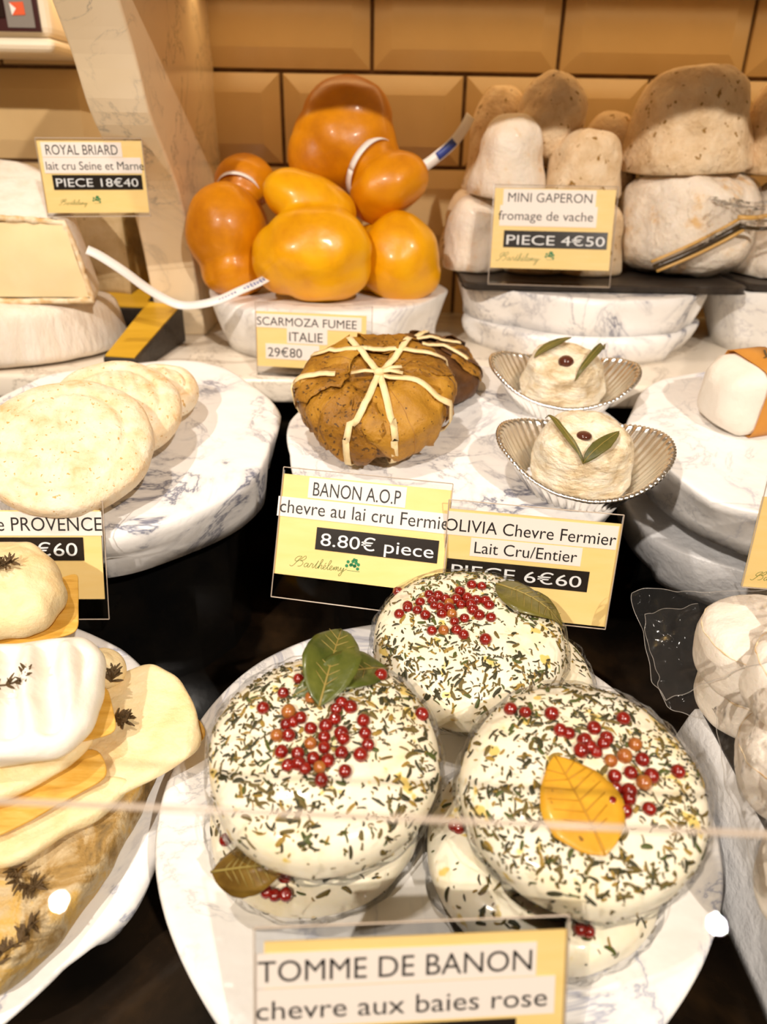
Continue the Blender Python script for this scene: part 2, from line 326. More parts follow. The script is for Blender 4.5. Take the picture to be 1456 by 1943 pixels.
pr = [(45.0, 38.0), (46.2, 36.2), (47.84, 34.26), (49.6, 31.9), (51.2, 29.0), (54.0, 26.4), (56.1, 24.4), (57.7, 21.4), (58.7, 17.9), (59.4, 15.2), (60.3, ZS)]
fine = []
for i in range(len(pr) - 1):
    p0 = pr[max(i - 1, 0)]; p1 = pr[i]; p2 = pr[i + 1]; p3 = pr[min(i + 2, len(pr) - 1)]
    for k in range(4):
        t = k / 4; fine.append(tuple(.5 * (2 * p1[j] + (p2[j] - p0[j]) * t + (2 * p0[j] - 5 * p1[j] + 4 * p2[j] - p3[j]) * t * t + (3 * p1[j] - p0[j] - 3 * p2[j] + p3[j]) * t ** 3) for j in (0, 1)))
fine.append(pr[-1]); poly = fine + [(71, ZS), (71, 38.0)]
mb = MB(); n = len(poly)
mb.add([(-18.4, y, z) for y, z in poly] + [(-14.7, y, z) for y, z in poly],
       [tuple(range(n)), tuple(range(2 * n - 1, n - 1, -1))] + [(i, (i + 1) % n, n + (i + 1) % n, n + i) for i in range(n)])
prop(obj('marble_bracket', mb, M['marble_cream'], smooth=False, bevel=.18), 'curved white marble bracket with grey veins standing against the tiled wall', 'bracket')

# ------------------------------------------------------------------ wrapped display discs
class Disc: pass
def disc(name, label, cat, c, a, b, tilt, h, taper=.12, mat='paper', seed=0, pleats=11, riser=True, group=None, low=0.0, rsc=.74, rc=(0, 0), amp=1.0, k=1.0):
    c = Vector(c); Mx = Matrix.Translation(c) @ Matrix.Rotation(math.radians(tilt), 4, 'X')
    rr = random.Random(seed); ph = [rr.uniform(0, 6.28) for _ in range(6)]
    cuts = sorted(rr.uniform(0, 2 * math.pi) for _ in range(pleats))
    nk = pleats + 8; th = [2 * math.pi * (i + rr.uniform(-.35, .35)) / nk for i in range(nk)]
    of = [[rr.uniform(-1, 1) for _ in range(nk)] for _ in range(4)]; sh = [rr.uniform(-.6, .6) * 2 * math.pi / nk for _ in range(nk)]
    def fold(row, t, dep):                  # straight facets between the creases of the folded paper
        pos = sorted((((th[i] + sh[i] * dep) % (2 * math.pi)), of[row][i]) for i in range(nk)); pos = [(pos[-1][0] - 2 * math.pi, pos[-1][1])] + pos + [(pos[0][0] + 2 * math.pi, pos[0][1])]
        for i in range(len(pos) - 1):
            if pos[i][0] <= t <= pos[i + 1][0]:
                u = (t - pos[i][0]) / max(1e-6, pos[i + 1][0] - pos[i][0]); return pos[i][1] * (1 - u) + pos[i + 1][1] * u
        return 0
    prof = [(.001, 0, 0), (.3, 0, 0), (.6, 0, 0), (.85, 0, 0), (.94, 0, .1), (.972, -.015, .5), (.988, -.05, .8), (1, -.16, 1), (1 - taper * .08, -.16 - (h - .2) * .2, 1), (1 - taper * .3, -.16 - (h - .2) * .45, 1), (1 - taper * .6, -.16 - (h - .2) * .72, 1), (1 - taper, -h, 1), (.5, -h, 0), (.001, -h, 0)]
    mb = MB(); rows = []; nn = 240
    for r, z, kf in prof:
        row = []; dep = max(0, min(1, -z / h))
        for i in range(nn):
            t = 2 * math.pi * i / nn
            f = fold(0, t, 0) * (1 - dep) + fold(1, t, dep) * dep * 2.2 + fold(2, t, dep * 1.6) * math.sin(math.pi * dep) * 1.3
            q = r * (1 + (.010 * math.sin(3 * t + ph[0]) + .007 * math.sin(7 * t + ph[1])) * kf + kf * .019 * amp * f)
            zz = z + kf * (.10 * amp * fold(3, t, 0) * (1 - dep)) + kf * .05 * noise.noise(Vector((4 * math.cos(t), 4 * math.sin(t), seed)))
            row.append(Vector((a * q * math.cos(t), b * q * math.sin(t), zz)))
        rows.append(row)
    mb.grid(rows, True, 0, Mx, True, True)
    o = prop(obj(name, mb, M[mat]), label, cat, group)
    d = Disc(); d.c = c; d.n = (Mx.to_3x3() @ Vector((0, 0, 1))).normalized(); d.M = Mx; d.a = a; d.b = b; d.o = o; d.h = h
    if riser:
        vs = []; fs = []; k8 = 16
        for i in range(k8):
            t = 2 * math.pi * i / k8; p = Mx @ Vector((a * rsc * math.cos(t) + rc[0], b * rsc * math.sin(t) + rc[1], -h - .02))
            vs.append((p.x, p.y, low)); vs.append((p.x, p.y, max(p.z, low + .05)))
        fs = [tuple(2 * i for i in range(k8)), tuple(2 * i + 1 for i in range(k8))] + [(2 * i, (2 * i + 2) % (2 * k8), (2 * i + 3) % (2 * k8), 2 * i + 1) for i in range(k8)]
        prop(obj('display_riser', MB().add(vs, fs), M['black'], smooth=False), riser, 'riser')
    return d
def on(d, px, py, h=0.0): return atP(px, py, d.c + d.n * h, d.n)

d_tom = disc('display_plate', 'round marble-paper plate in front carrying the herb and pink-pepper cheeses', 'plate', (1.95, 19.85, 6.4), 10.0, 10.0, 3, 2.6, .13, 'paper_light', 3, riser='black riser under the front plate of peppered cheeses')
d_left = disc('display_plate', 'tilted marble-paper plate at lower left under the cheeses on wood slips', 'plate', (-17.35, 20.2, 5.0), 9.1, 9.1, 16, 1.9, .10, 'paper_light', 11, amp=1.9, riser='black riser under the lower left plate of fresh cheeses', low=0, rsc=.6, rc=(0, 2.5))
d_prov = disc('display_plate', 'round veined marble-paper plate at left under three golden flat cheeses', 'plate', (-15.2, 38.6, 13.0), 9.25, 9.25, 10, 2.9, .10, 'paper', 5, amp=1.9, riser='black riser under the plate of golden flat cheeses')
d_ban = disc('display_plate', 'marble-paper plate in the middle under leaf-wrapped cheese and foil cups', 'plate', (4.1, 38.7, 13.0), 9.7, 9.5, 10, 2.9, .10, 'paper', 8, riser='black riser under the middle plate of leaf-wrapped cheese')
d_right = disc('display_plate', 'marble-paper plate at right under the white and orange wrapped boxes', 'plate', (22.75, 39.7, 13.0), 8.6, 8.6, 10, 2.9, .06, 'paper_light', 21, pleats=8, amp=1.9, riser=None)
d_silver = disc('display_drum', 'silver-paper drum beneath the right marble-paper plate', 'drum', (23.0, 40.6, 8.45), 8.6, 7.6, 8, 3.4, .10, 'silver', 31, pleats=8, amp=1.9, riser='black riser under the silver-paper drum')
d_scam = disc('display_plate', 'white paper-wrapped disc on the marble shelf under the smoked orange cheeses', 'plate', (-4.7, 59.6, 17.3), 9.2, 9.0, 0, 4.0, .09, 'paper_warm', 41, pleats=9, amp=1.9, riser=None)
d_low = disc('display_drum', 'lower marble-paper drum on the shelf below the slate with garlic cheeses', 'drum', (15.6, 61.2, 15.3), 9.4, 8.4, 0, 2.1, .10, 'paper', 51, pleats=10, amp=1.9, riser=None)
d_up = disc('display_drum', 'upper marble-paper drum directly beneath the slate with garlic cheeses', 'drum', (15.6, 61.4, 17.98), 9.8, 8.5, 0, 2.66, .10, 'paper', 52, pleats=10, amp=1.9, riser=None)
d_r2 = disc('display_drum', 'white paper-wrapped drum at right edge under the second slate', 'drum', (36.0, 61.2, 17.98), 10.2, 8.5, 0, 4.78, .10, 'paper_warm', 57, pleats=8, riser=None)

# slates
def slate(label, x0, x1, y0, y1, z, seed):
    mb = MB(); pts = []
    rr = 1.0
    for (cx, cy, a0) in ((x1 - rr, y1 - rr, 0), (x0 + rr, y1 - rr, 90), (x0 + rr, y0 + rr, 180), (x1 - rr, y0 + rr, 270)):
        for k in range(6):
            a = math.radians(a0 + 18 * k); pts.append((cx + rr * math.cos(a), cy + rr * math.sin(a)))
    # densify for a chipped edge
    den = []
    for i in range(len(pts)):
        p, q = Vector(pts[i]), Vector(pts[(i + 1) % len(pts)]); m_ = max(1, int((q - p).length / .4))
        for k in range(m_): den.append(p.lerp(q, k / m_))
    rows = []
    for (s_, zz) in ((.0, 0.02), (.12, .0), (.0, .45), (.15, .55)):
        row = []
        for p in den:
            e = noise.noise(Vector((p.x * .9, p.y * .9, seed + zz * 3))) * .12; v = Vector((p.x, p.y)); cc = Vector(((x0 + x1) / 2, (y0 + y1) / 2)); v = v - (v - cc).normalized() * (s_ + e)
            row.append(Vector((v.x, v.y, z + zz)))
        rows.append(row)
    mb.grid(rows, True, 0, None, True, True)
    return prop(obj('slate_tray', mb, M['slate'], smooth=False), label, 'tray', 'slate trays')
slate('dark slate tray carrying the small and large white garlic cheeses', 5.6, 26.4, 55.4, 68.5, 18.0, 1)
slate('dark slate tray at the right edge carrying the cut-off garlic cheeses', 26.9, 46, 56.8, 68.5, 18.0, 9)
ZSL = 18.56

# tray of bagged goat cheeses, right front
def wrapped_tray():
    prop(obj('display_riser', MB().box((-2.9, 8.3, 0), (4.7, 9.25, 5.38)), M['black'], smooth=False), 'black front ledge under the TOMME DE BANON sign', 'riser')
    zt = 7.5; t = thing('paper_wrapped_tray', 'white paper-wrapped tray with dark top at lower right under bagged cheeses', 'tray', (18, 17, 3.6))
    rows = []
    x0, x1, y0, y1 = 12.2, 25.2, 9.0, 24.0
    def ring(ins, z):
        pts = []
        for (ax, ay, bx, by) in ((x0, y0, x1, y0), (x1, y0, x1, y1), (x1, y1, x0, y1), (x0, y1, x0, y0)):
            for k in range(24):
                q = k / 24; p = Vector((ax + (bx - ax) * q, ay + (by - ay) * q, z)); cc = Vector(((x0 + x1) / 2, (y0 + y1) / 2, z))
                e = noise.noise(p * .5) * .12; d = Vector((0, 0, 0))
                p.x = min(max(p.x, x0 + ins), x1 - ins) + e * .6; p.y = min(max(p.y, y0 + ins), y1 - ins) + e * .6
                pts.append(p)
        return pts
    mb = MB().grid([ring(2.0, 3.6), ring(.0, 3.6), ring(.06, 4.0), ring(.55, 6.9), ring(.65, 7.3), ring(.8, 7.46), ring(1.1, zt - .05), ring(3, zt - .05)], True, 0, None, True, True)
    obj('paper_wrap', mb, M['silver'], t)
    obj('mat', MB().box((x0 + .78, y0 + .8, zt - .05), (x1 - 1.1, y1 - 1.15, zt + .06)), M['slate'], t)
    prop(obj('display_riser', MB().box((15, 12, 0), (23, 21, 3.58)), M['black'], smooth=False), 'black riser under the tray of bagged cheeses at lower right', 'riser')
wrapped_tray()

# ------------------------------------------------------------------ price signs
LET = {  # cursive strokes on an x-height of 1
 'B': [[(-.9, .1), (-.2, 0), (.9, 1.6), (1.3, 2.2), (.5, 2.1), (0, 1.5), (.2, 1.1), (.9, 1.3), (1.7, 2.1), (2.1, 2.4), (2.3, 2.0), (1.9, 1.5), (1.2, 1.3), (1.7, 1.2), (1.9, .7), (1.5, .15), (.9, .05)], 2.3],
 'a': [[(.7, .85), (.3, .9), (0, .5), (.1, .1), (.4, .1), (.7, .5), (.85, .9), (.75, .3), (.9, .05), (1.25, .3)], 1.1],
 'r': [[(0, .2), (.3, .8), (.35, 1.0), (.6, .9), (.8, .8), (.7, .3), (.85, .05), (1.2, .3)], 1.05],
 't': [[(0, .2), (.5, 1.2), (.7, 1.7), (.45, .9), (.4, .2), (.6, .03), (.95, .3)], .8],
 'h': [[(0, .2), (.6, 1.3), (.8, 2.0), (.55, 2.0), (.4, 1.2), (.2, 0), (.5, .7), (.8, .9), (.9, .6), (.8, .2), (1.0, .05), (1.3, .3)], 1.15],
 'e': [[(0, .2), (.4, .5), (.55, .85), (.3, .95), (.1, .5), (.2, .1), (.5, .05), (.85, .3)], .75],
 'l': [[(0, .2), (.6, 1.3), (.75, 2.0), (.5, 2.0), (.3, 1.1), (.3, .2), (.5, .05), (.8, .3)], .7],
 'm': [[(0, .2), (.25, .8), (.3, .1), (.55, .8), (.75, .85), (.7, .1), (.95, .8), (1.15, .85), (1.15, .3), (1.3, .05), (1.6, .3)], 1.5],
 'y': [[(0, .2), (.2, .85), (.3, .25), (.5, .1), (.85, .85), (.75, .1), (.5, -.8), (.2, -1.0), (.1, -.7), (.6, -.1), (1.5, .7)], 1.4],
}
def crom(p, k=5):
    p = [Vector(q) for q in p]; out = []
    for i in range(len(p) - 1):
        a, b, c, d = p[max(i - 1, 0)], p[i], p[i + 1], p[min(i + 2, len(p) - 1)]
        for j in range(k):
            t = j / k; out.append(.5 * (2 * b + (c - a) * t + (2 * a - 5 * b + 4 * c - d) * t * t + (3 * b - a - 3 * c + d) * t ** 3))
    return out + [p[-1]]
def script(mb, u0, v0, width, Mx, y):
    x = 0; strokes = []
    for ch in 'Barthelemy':
        pts, adv = LET[ch]; strokes.append([(px + .18 * py + x, py) for px, py in pts]); x += adv
        if ch == 'h': acc = x + .55
    strokes.append([(.0 + acc - .1, 1.15), (acc + .25, 1.45)])
    tt = 3.0; s = width / (x + .9)
    for st in strokes:
        q = crom([(p[0], p[1], 0) for p in st]); rows = []
        for i, p in enumerate(q):
            t = (q[min(i + 1, len(q) - 1)] - q[max(i - 1, 0)]); nn = Vector((-t.y, t.x, 0)).normalized() * .055
            for_ = [p + nn, p - nn]; rows.append([Mx @ Vector((u0 + (e.x + .9) * s, y, v0 + e.y * s)) for e in for_])
        mb.grid(rows, False)
def clover(mb, u, v, r, Mx, y, mi=0):
    def dot(cx, cz, rr): mb.add([Mx @ Vector((u + cx * r + rr * r * math.cos(a), y, v + cz * r + rr * r * math.sin(a))) for a in [math.pi * k / 6 for k in range(12)]], [tuple(range(12))], mi)
    for (ox, oz, n0) in ((0, 0, 4), (-.75, -.15, 3), (.45, -.35, 3)):
        for k in range(n0):
            a = 2 * math.pi * k / n0 + .5 + ox; dot(ox + .34 * math.cos(a), oz + .34 * math.sin(a), .24)
    dot(0, .55, .22); dot(.3, .5, .2)
    mb.add([Mx @ Vector((u + sx * r, y, v + sz * r)) for sx, sz in ((-.9, -1.05), (.9, -1.05), (.9, -.98), (-.9, -.98))], [(0, 1, 2, 3)], mi)
def sign(label, pos, yaw, tilt, roll, W, H, card, strips, logo=None, foot=2.2):
    pos = Vector(pos); yaw, tilt, roll = map(math.radians, (yaw, tilt, roll))
    ex = Vector((math.cos(yaw), math.sin(yaw), 0)); n0 = Vector((-math.sin(yaw), math.cos(yaw), 0)); ez = Vector((0, 0, 1)) * math.cos(tilt) + n0 * math.sin(tilt)
    x2 = ex * math.cos(roll) + ez * math.sin(roll); z2 = -ex * math.sin(roll) + ez * math.cos(roll); y2 = z2.cross(x2)
    Mx = Matrix(((x2.x, y2.x, z2.x, pos.x), (x2.y, y2.y, z2.y, pos.y), (x2.z, y2.z, z2.z, pos.z), (0, 0, 0, 1)))
    t = thing('price_sign', label, 'sign', pos, 'price signs')
    mb = MB().box((-W / 2, -.16, 0), (W / 2, -.07, H), 0, Mx).box((-W / 2, .05, 0), (W / 2, .12, H * .98), 0, Mx)
    fd = [(-W / 2, .0), (W / 2, .0), (W / 2, foot), (-W / 2, foot)]
    mb.add([pos + ex * a + n0 * b + Vector((0, 0, zz)) for zz in (0.0, .1) for a, b in fd], [(0, 1, 2, 3), (4, 5, 6, 7), (0, 1, 5, 4), (1, 2, 6, 5), (2, 3, 7, 6), (3, 0, 4, 7)])
    e = .024
    for (a, b) in (((-W / 2, 0), (W / 2, 0)), ((W / 2, 0), (W / 2, H)), ((W / 2, H), (-W / 2, H)), ((-W / 2, H), (-W / 2, 0))):
        mb.tube([Mx @ Vector((a[0], -.1, a[1])), Mx @ Vector((b[0], -.1, b[1]))], e, 6, 1)
    obj('holder', mb, [M['acrylic'], M['glass_edge']], t, smooth=False)
    U = lambda f: -W / 2 + f * W
    V = lambda f: H * (1 - f)
    u0, u1, v0, v1 = card
    cd_ = obj('card', MB().box((U(u0), -.02, V(v1)), (U(u1), .02, V(v0)), 0, Mx), M['card'], t, smooth=False)
    for (kind, a, b, c, d, txt, ta, tb, tc, td) in strips:
        st = obj('name_strip' if kind == 'w' else 'price_strip', MB().box((U(a), -.05, V(d)), (U(b), -.022, V(c)), 0, Mx), M['label' if kind == 'w' else 'blackstrip'], t, smooth=False)
        vs, fs, wd, (ya, yb) = text_mesh(txt)
        cap = .73; hh = (V(tc) - V(td)) / cap      # tc..td is the height of the capitals
        st2 = obj('lettering', MB().add([Mx @ Vector((U(ta) + v.x * (U(tb) - U(ta)), -.056, V(td) + v.y * hh)) for v in vs], fs), M['ink' if kind == 'w' else 'white_ink'], st, smooth=False)
    if logo:
        lu, lw, lv, cu, cr, dim = logo
        lg = MB(); script(lg, U(lu), V(lv), lw * W, Mx, -.03); cl = MB(); clover(cl, U(cu), V(lv) + .12 * W * .45, cr * W, Mx, -.03)
        lo = obj('logo_script', lg, M['green_ink'], t, smooth=False); obj('logo_clover', cl, M['clover'], t, smooth=False)
    return t
w_, b_ = 'w', 'b'
sign('price sign reading BANON A.O.P with 8.80€ on yellow card', (-1.27, 27.95, 8.9), -10.3, 25.7, -.4, 7.8, 6.0, (.0, 1, .05, .82),
     [(w_, .16, .74, .06, .215, 'BANON A.O.P', .19, .71, .085, .195), (w_, -.015, 1.015, .225, .375, 'chevre au lai cru Fermie', .0, 1.0, .24, .345),
      (b_, .235, .955, .43, .60, '8.80€ piece', .265, .93, .465, .565)], (.09, .34, .745, .475, .042, 1))
sign('price sign reading OLIVIA Chevre Fermier in front of the foil cups', (6.34, 27.75, 8.5), -6.8, 9, -1.2, 7.45, 5.4, (.0, 1, .08, .985),
     [(w_, .0, .985, .10, .30, 'OLIVIA Chevre Fermier', -.01, .98, .155, .265), (w_, .15, .80, .31, .47, 'Lait Cru/Entier', .175, .775, .335, .44),
      (b_, .02, .86, .51, .69, 'PIECE 6€60', .05, .82, .55, .655)])
sign('price sign reading MINI GAPERON on the slate in front of small garlic cheeses', (11.5, 54.6, 18.57), -6, 17, .3, 8.55, 6.75, (.01, .985, .03, .83),
     [(w_, .08, .83, .04, .20, 'MINI GAPERON', .12, .80, .07, .165), (w_, .06, .85, .20, .405, 'fromage de vache', .05, .82, .25, .345),
      (b_, .105, .95, .45, .62, 'PIECE 4€50', .13, .93, .49, .59)], (.05, .36, .755, .50, .038, 1), .9)
sign('price sign reading ROYAL BRIARD leaning before the marble bracket at left', (-19.0, 52.0, 22.95), 7, 4, .6, 6.5, 4.6, (.0, 1, .03, .95),
     [(w_, .04, .80, .05, .235, 'ROYAL BRIARD', .08, .76, .075, .205), (w_, .04, .97, .24, .44, 'lait cru Seine et Marne', .06, .99, .285, .395),
      (b_, .10, .96, .46, .65, 'PIECE 18€40', .13, .92, .50, .61)], (.12, .28, .845, .50, .04, 1), .6)
sign('price sign reading SCARMOZA FUMEE below the smoked orange cheeses', (-4.9, 48.85, ZS + .02), -8.5, 7, .3, 7.9, 4.9, (.0, .95, .13, .87),
     [(w_, .0, .91, .16, .34, 'SCARMOZA FUMEE', .01, .87, .195, .31), (w_, .27, .62, .34, .54, 'ITALIE', .29, .58, .38, .51), (w_, .08, .55, .555, .76, '29€80', .10, .40, .60, .73)], None, .5)
sign('price sign reading PROVENCE at left before the golden flat cheeses', (-16.2, 28.2, 7.75), 1.7, 17.8, .2, 7.1, 5.55, (.0, .975, .08, .83),
     [(w_, .0, .985, .09, .29, 'de PROVENCE', .26, .985, .13, .25), (b_, .0, .86, .305, .50, 'PIECE 6€60', .03, .82, .345, .46)], None, 2.0)
sign('price sign reading TOMME DE BANON at front edge of the peppered cheese plate', (.93, 9.3, 5.4), 5.2, 21, -1.7, 7.65, 6.1, (.03, 1, .07, .90),
     [(w_, .0, .90, .115, .26, 'TOMME DE BANON', .01, .885, .14, .235), (w_, .0, .965, .265, .43, 'chevre aux baies rose', .005, .94, .31, .395),
      (b_, .0, .84, .445, .62, 'PIECE 6€60', .03, .80, .475, .57)], (.1, .34, .78, .5, .04, 1), .3)
sign('price sign cut off by the right edge with yellow card and green script', (19.75, 28.9, 9.55), -5.8, 5, -.5, 6.15, 5.5, (.0, 1, .19, 1.0),
     [(w_, .12, .9, .06, .32, '', 0, 1, .1, .3)] if False else [], (.05, .38, .93, .5, .04, 1), 1.5)

# ------------------------------------------------------------------ generic round cheese
class Cake:
    def __init__(s, c, R, T, n=2.6, n2=2.2, tilt=(0, 0), spin=0, amp=.03, fr=.5, seed=0, sq=(1, 1), post=None):
        s.c = Vector(c); s.R = R; s.T = T; s.n = n; s.n2 = n2; s.amp = amp; s.fr = fr; s.seed = seed; s.sq = sq; s.post = post
        s.M = Matrix.Translation(s.c) @ Matrix.Rotation(math.radians(tilt[1]), 4, 'Y') @ Matrix.Rotation(math.radians(tilt[0]), 4, 'X') @ Matrix.Rotation(math.radians(spin), 4, 'Z')
        s.Mi = s.M.inverted(); s.nz_ = (s.M.to_3x3() @ Vector((0, 0, 1))).normalized()
    def local(s, phi, a):                   # a = pi/2 top pole, 0 rim, -pi/2 bottom
        ca, sa = math.cos(a), math.sin(a); r = s.R * abs(ca) ** (2 / s.n); z = s.T / 2 * math.copysign(abs(sa) ** (2 / s.n), sa)
        p = Vector((r * math.cos(phi) * s.sq[0], r * math.sin(phi) * s.sq[1], z))
        nn = Vector((math.cos(phi) * abs(r / s.R) ** (s.n - 1) / s.R, math.sin(phi) * abs(r / s.R) ** (s.n - 1) / s.R, math.copysign(abs(2 * z / s.T) ** (s.n - 1), z) * 2 / s.T)).normalized()
        p = p + nn * s.amp * fbm(p, s.fr, s.seed, 3)
        if s.post: p = s.post(p)
        return p, nn
    def at(s, phi, a, off=0.0):
        p, nn = s.local(phi, a); return s.M @ (p + nn * off), (s.M.to_3x3() @ nn).normalized()
    def mesh(s, off=0.0, nu=40, nphi=96, a0=-math.pi / 2, wr=0.0, mi=0):
        mb = MB(); rows = []
        for j in range(nu + 1):
            q = j / nu; a = a0 + (math.pi / 2 - a0) * q
            a = max(-math.pi / 2 + 1e-4, min(math.pi / 2 - 1e-4, a)); row = []
            for i in range(nphi):
                phi = 2 * math.pi * i / nphi; p, nn = s.local(phi, a)
                o_ = off + (wr * abs(noise.noise(Vector((p.x * 1.1, p.y * 1.1, p.z * 1.3 + s.seed)))) if wr else 0)
                row.append(s.M @ (p + nn * o_))
            rows.append(row)
        return mb.grid(rows, True, mi, None, True, True)
    def hit(s, px, py):                     # photo point -> local x, y on the upper side
        z = s.T / 2
        for _ in range(8):
            c = s.M @ Vector((0, 0, z)); q = s.Mi @ atP(px, py, c, s.nz_); rho = min(.985, math.hypot(q.x / s.sq[0], q.y / s.sq[1]) / s.R)
            z = s.T / 2 * (1 - rho ** s.n) ** (1 / s.n)
        return q.x, q.y, rho, math.atan2(q.y / s.sq[1], q.x / s.sq[0])
    def pin(s, px, py, off=0.0):
        x, y, rho, phi = s.hit(px, py); a = math.acos(min(1, rho ** (s.n / 2))); return s.at(phi, a, off)

def drape(k, p, off):
    q = k.Mi @ p; rho = min(.99, math.hypot(q.x / k.sq[0], q.y / k.sq[1]) / k.R); z = k.T / 2 * (1 - rho ** k.n) ** (1 / k.n)
    return k.M @ Vector((q.x, q.y, z + off))
def leaf(mb, base, tip, nrm, width, curl=0.0, fold=0.25, seed=0, mi=0, k=18, th=.03, shape=1.0, wavy=.04, lift=0.0, cake=None, off=.05):
    base, tip, nrm = Vector(base), Vector(tip), Vector(nrm).normalized(); ax = tip - base; L = ax.length; ax.normalize(); sd = ax.cross(nrm).normalized(); nrm = sd.cross(ax)
    top = []; bot = []
    for i in range(k + 1):
        t = i / k; wv = width / 2 * math.sin(math.pi * t ** .85) ** .8 * shape + .015; r1 = []; r2_ = []
        for j in range(-4, 5):
            u = j / 4; z = fold * abs(u) * wv + curl * math.sin(math.pi * t) + lift * t + wavy * noise.noise(Vector((t * 5, u * 2, seed)))
            p = base + ax * (L * t) + sd * (u * wv * (1 + .05 * noise.noise(Vector((t * 9, seed, u))))) + nrm * z
            if cake is not None: p = drape(cake, p, off + curl * math.sin(math.pi * t) * .6 + abs(u) * wv * fold * .4 + lift * t + wavy * .6 * abs(noise.noise(Vector((t * 5, u * 2, seed)))))
            r1.append(p + nrm * th); r2_.append(p)
        top.append(r1 + r2_[::-1])
    mb.grid(top, True, mi, None, True, True)
    if cake is not None: return [top[round(i * k / 10)][4] + nrm * .01 for i in range(11)], sd, nrm
    return [base + ax * (L * t / 10) + nrm * (curl * math.sin(math.pi * t / 10) + lift * t / 10 + th * 1.2 + wavy * noise.noise(Vector((t / 2, 0, seed)))) for t in range(11)], sd, nrm
def bay_leaf(par, name, base, tip, nrm, width, mat, label, **kw):
    mb = MB(); mid, sd, nn = leaf(mb, base, tip, nrm, width, **kw); o = obj(name, mb, M[mat], par); 
    if label: prop(o, label)
    vm = MB(); vm.tube(mid, [.045 * (1 - .06 * i) for i in range(11)], 6)
    for i in range(2, 9):
        for sg in (-1, 1):
            p = mid[i]; q = mid[min(10, i + 1)] + sd * sg * width * .36 * math.sin(math.pi * i / 10) + nn * (kw.get('fold', .25) * width * .3 * math.sin(math.pi * i / 10)); h_ = p.lerp(q, .5) + nn * .01
            if kw.get('cake'):
                kk = kw['cake']; o_ = kw.get('off', .05) + kw.get('curl', 0) * .6 * math.sin(math.pi * i / 10) + .055; h_ = drape(kk, h_, o_ + .01); q = drape(kk, q, o_ + .02)
            vm.tube([p, h_, q], [.022, .016, .008], 5)
    obj('vein', vm, M['vein_yellow' if mat == 'bay_yellow' else 'vein'], o); return o

def flakes(cake, count, seed, top_bias=.84, avoid=None):
    rr = random.Random(seed); mb = MB(); i = 0
    while i < count:
        if rr.random() < top_bias:
            rho = math.sqrt(rr.random()) * .98; a = math.acos(min(1, rho ** (cake.n / 2)))
        else: a = rr.uniform(-.45, .9)
        phi = rr.uniform(0, 2 * math.pi)
        if noise.noise(Vector((2.2 * math.cos(phi) * math.cos(a), 2.2 * math.sin(phi) * math.cos(a), seed + a))) < -.22 and rr.random() < .75: i += .34; continue
        p, nn = cake.at(phi, a, .012); t = nn.orthogonal().normalized(); b = nn.cross(t); q = rr.uniform(0, 6.28); t, b = t * math.cos(q) + b * math.sin(q), b * math.cos(q) - t * math.sin(q)
        kind = rr.random()
        if kind < .50: L, W = rr.uniform(.06, .16), rr.uniform(.04, .09)
        elif kind < .86: L, W = rr.uniform(.15, .34), rr.uniform(.05, .11)
        else: L, W = rr.uniform(.25, .48), rr.uniform(.10, .19)
        mi = rr.choice((0, 0, 0, 1, 1, 1, 2, 3)); k = 4; bend = rr.uniform(-.25, .25) * L; up_ = rr.uniform(.0, .03); vs = []; fs = []
        for j in range(k + 1):
            s_ = j / k - .5; wv = W * (.35 + .65 * math.sin(math.pi * (j + .6) / (k + 1.2))); c = p + t * (s_ * L) + b * (bend * (s_ * s_ - .1) * 2) + nn * (up_ * math.cos(3 * s_))
            vs += [c + b * wv / 2, c - b * wv / 2 * rr.uniform(.5, 1), c + nn * .022]
        for j in range(k):
            a0 = 3 * j; fs += [(a0, a0 + 3, a0 + 5, a0 + 2), (a0 + 2, a0 + 5, a0 + 4, a0 + 1)]
        fs += [(0, 2, 1), (3 * k, 3 * k + 1, 3 * k + 2)]
        mb.add(vs, fs, mi); i += 1
    return mb
PEP = []
for i in range(3):
    m_ = MB(); m_.ball((0, 0, 0), 1, 10); m_.v = [v * (1 + .05 * noise.noise(v * 2.2 + Vector((i * 9, 0, 0)))) + Vector((0, 0, -.12 * max(0, 1 - ((v.x ** 2 + v.y ** 2) / .15)) * (v.z > 0))) for v in m_.v]
    PEP.append(m_)
def peppercorn(par, p, r, brown=False):
    m0 = PEP[rnd.randrange(3)]; R_ = Matrix.Rotation(rnd.uniform(0, 6), 4, 'X') @ Matrix.Rotation(rnd.uniform(0, 6), 4, 'Z')
    mb = MB(); mb.add([p + (R_ @ v) * r for v in m0.v], m0.f); obj('peppercorn', mb, M['pepper2' if brown else 'pepper'], par)
def tomme(label, c, tilt, seed, nflakes, pep, film_=True, R=3.8, T=2.7, extra=None, brown=()):
    k = Cake(c, R, T, 2.9, tilt=tilt, amp=.10, fr=.35, seed=seed)
    t = thing('herb_cheese', label, 'cheese', k.M @ Vector((0, 0, -T / 2)), 'herb and pink-pepper goat cheeses')
    obj('cheese_body', k.mesh(), M['tomme'], t)
    prop(obj('herb_flakes', flakes(k, nflakes, seed), [M['herb1'], M['herb2'], M['herb3'], M['herb4']], t, smooth=False), kind='stuff')
    for i, q in enumerate(pep):
        p, nn = k.pin(q[0], q[1], .06); peppercorn(t, p, (q[2] if len(q) > 2 else rnd.uniform(.195, .245)), i in brown)
    if extra: extra(t, k)
    if film_: obj('cling_film', k.mesh(.12, 44, 110, -1.3, .22), M['cling'], t, recalc=True)
    return k
zo = lambda s, ox, oy, pts: [(x / s + ox, y / s + oy) for x, y in pts]
UP = d_tom.n
def seen(px, py, Z): return atZ(px, py, Z)
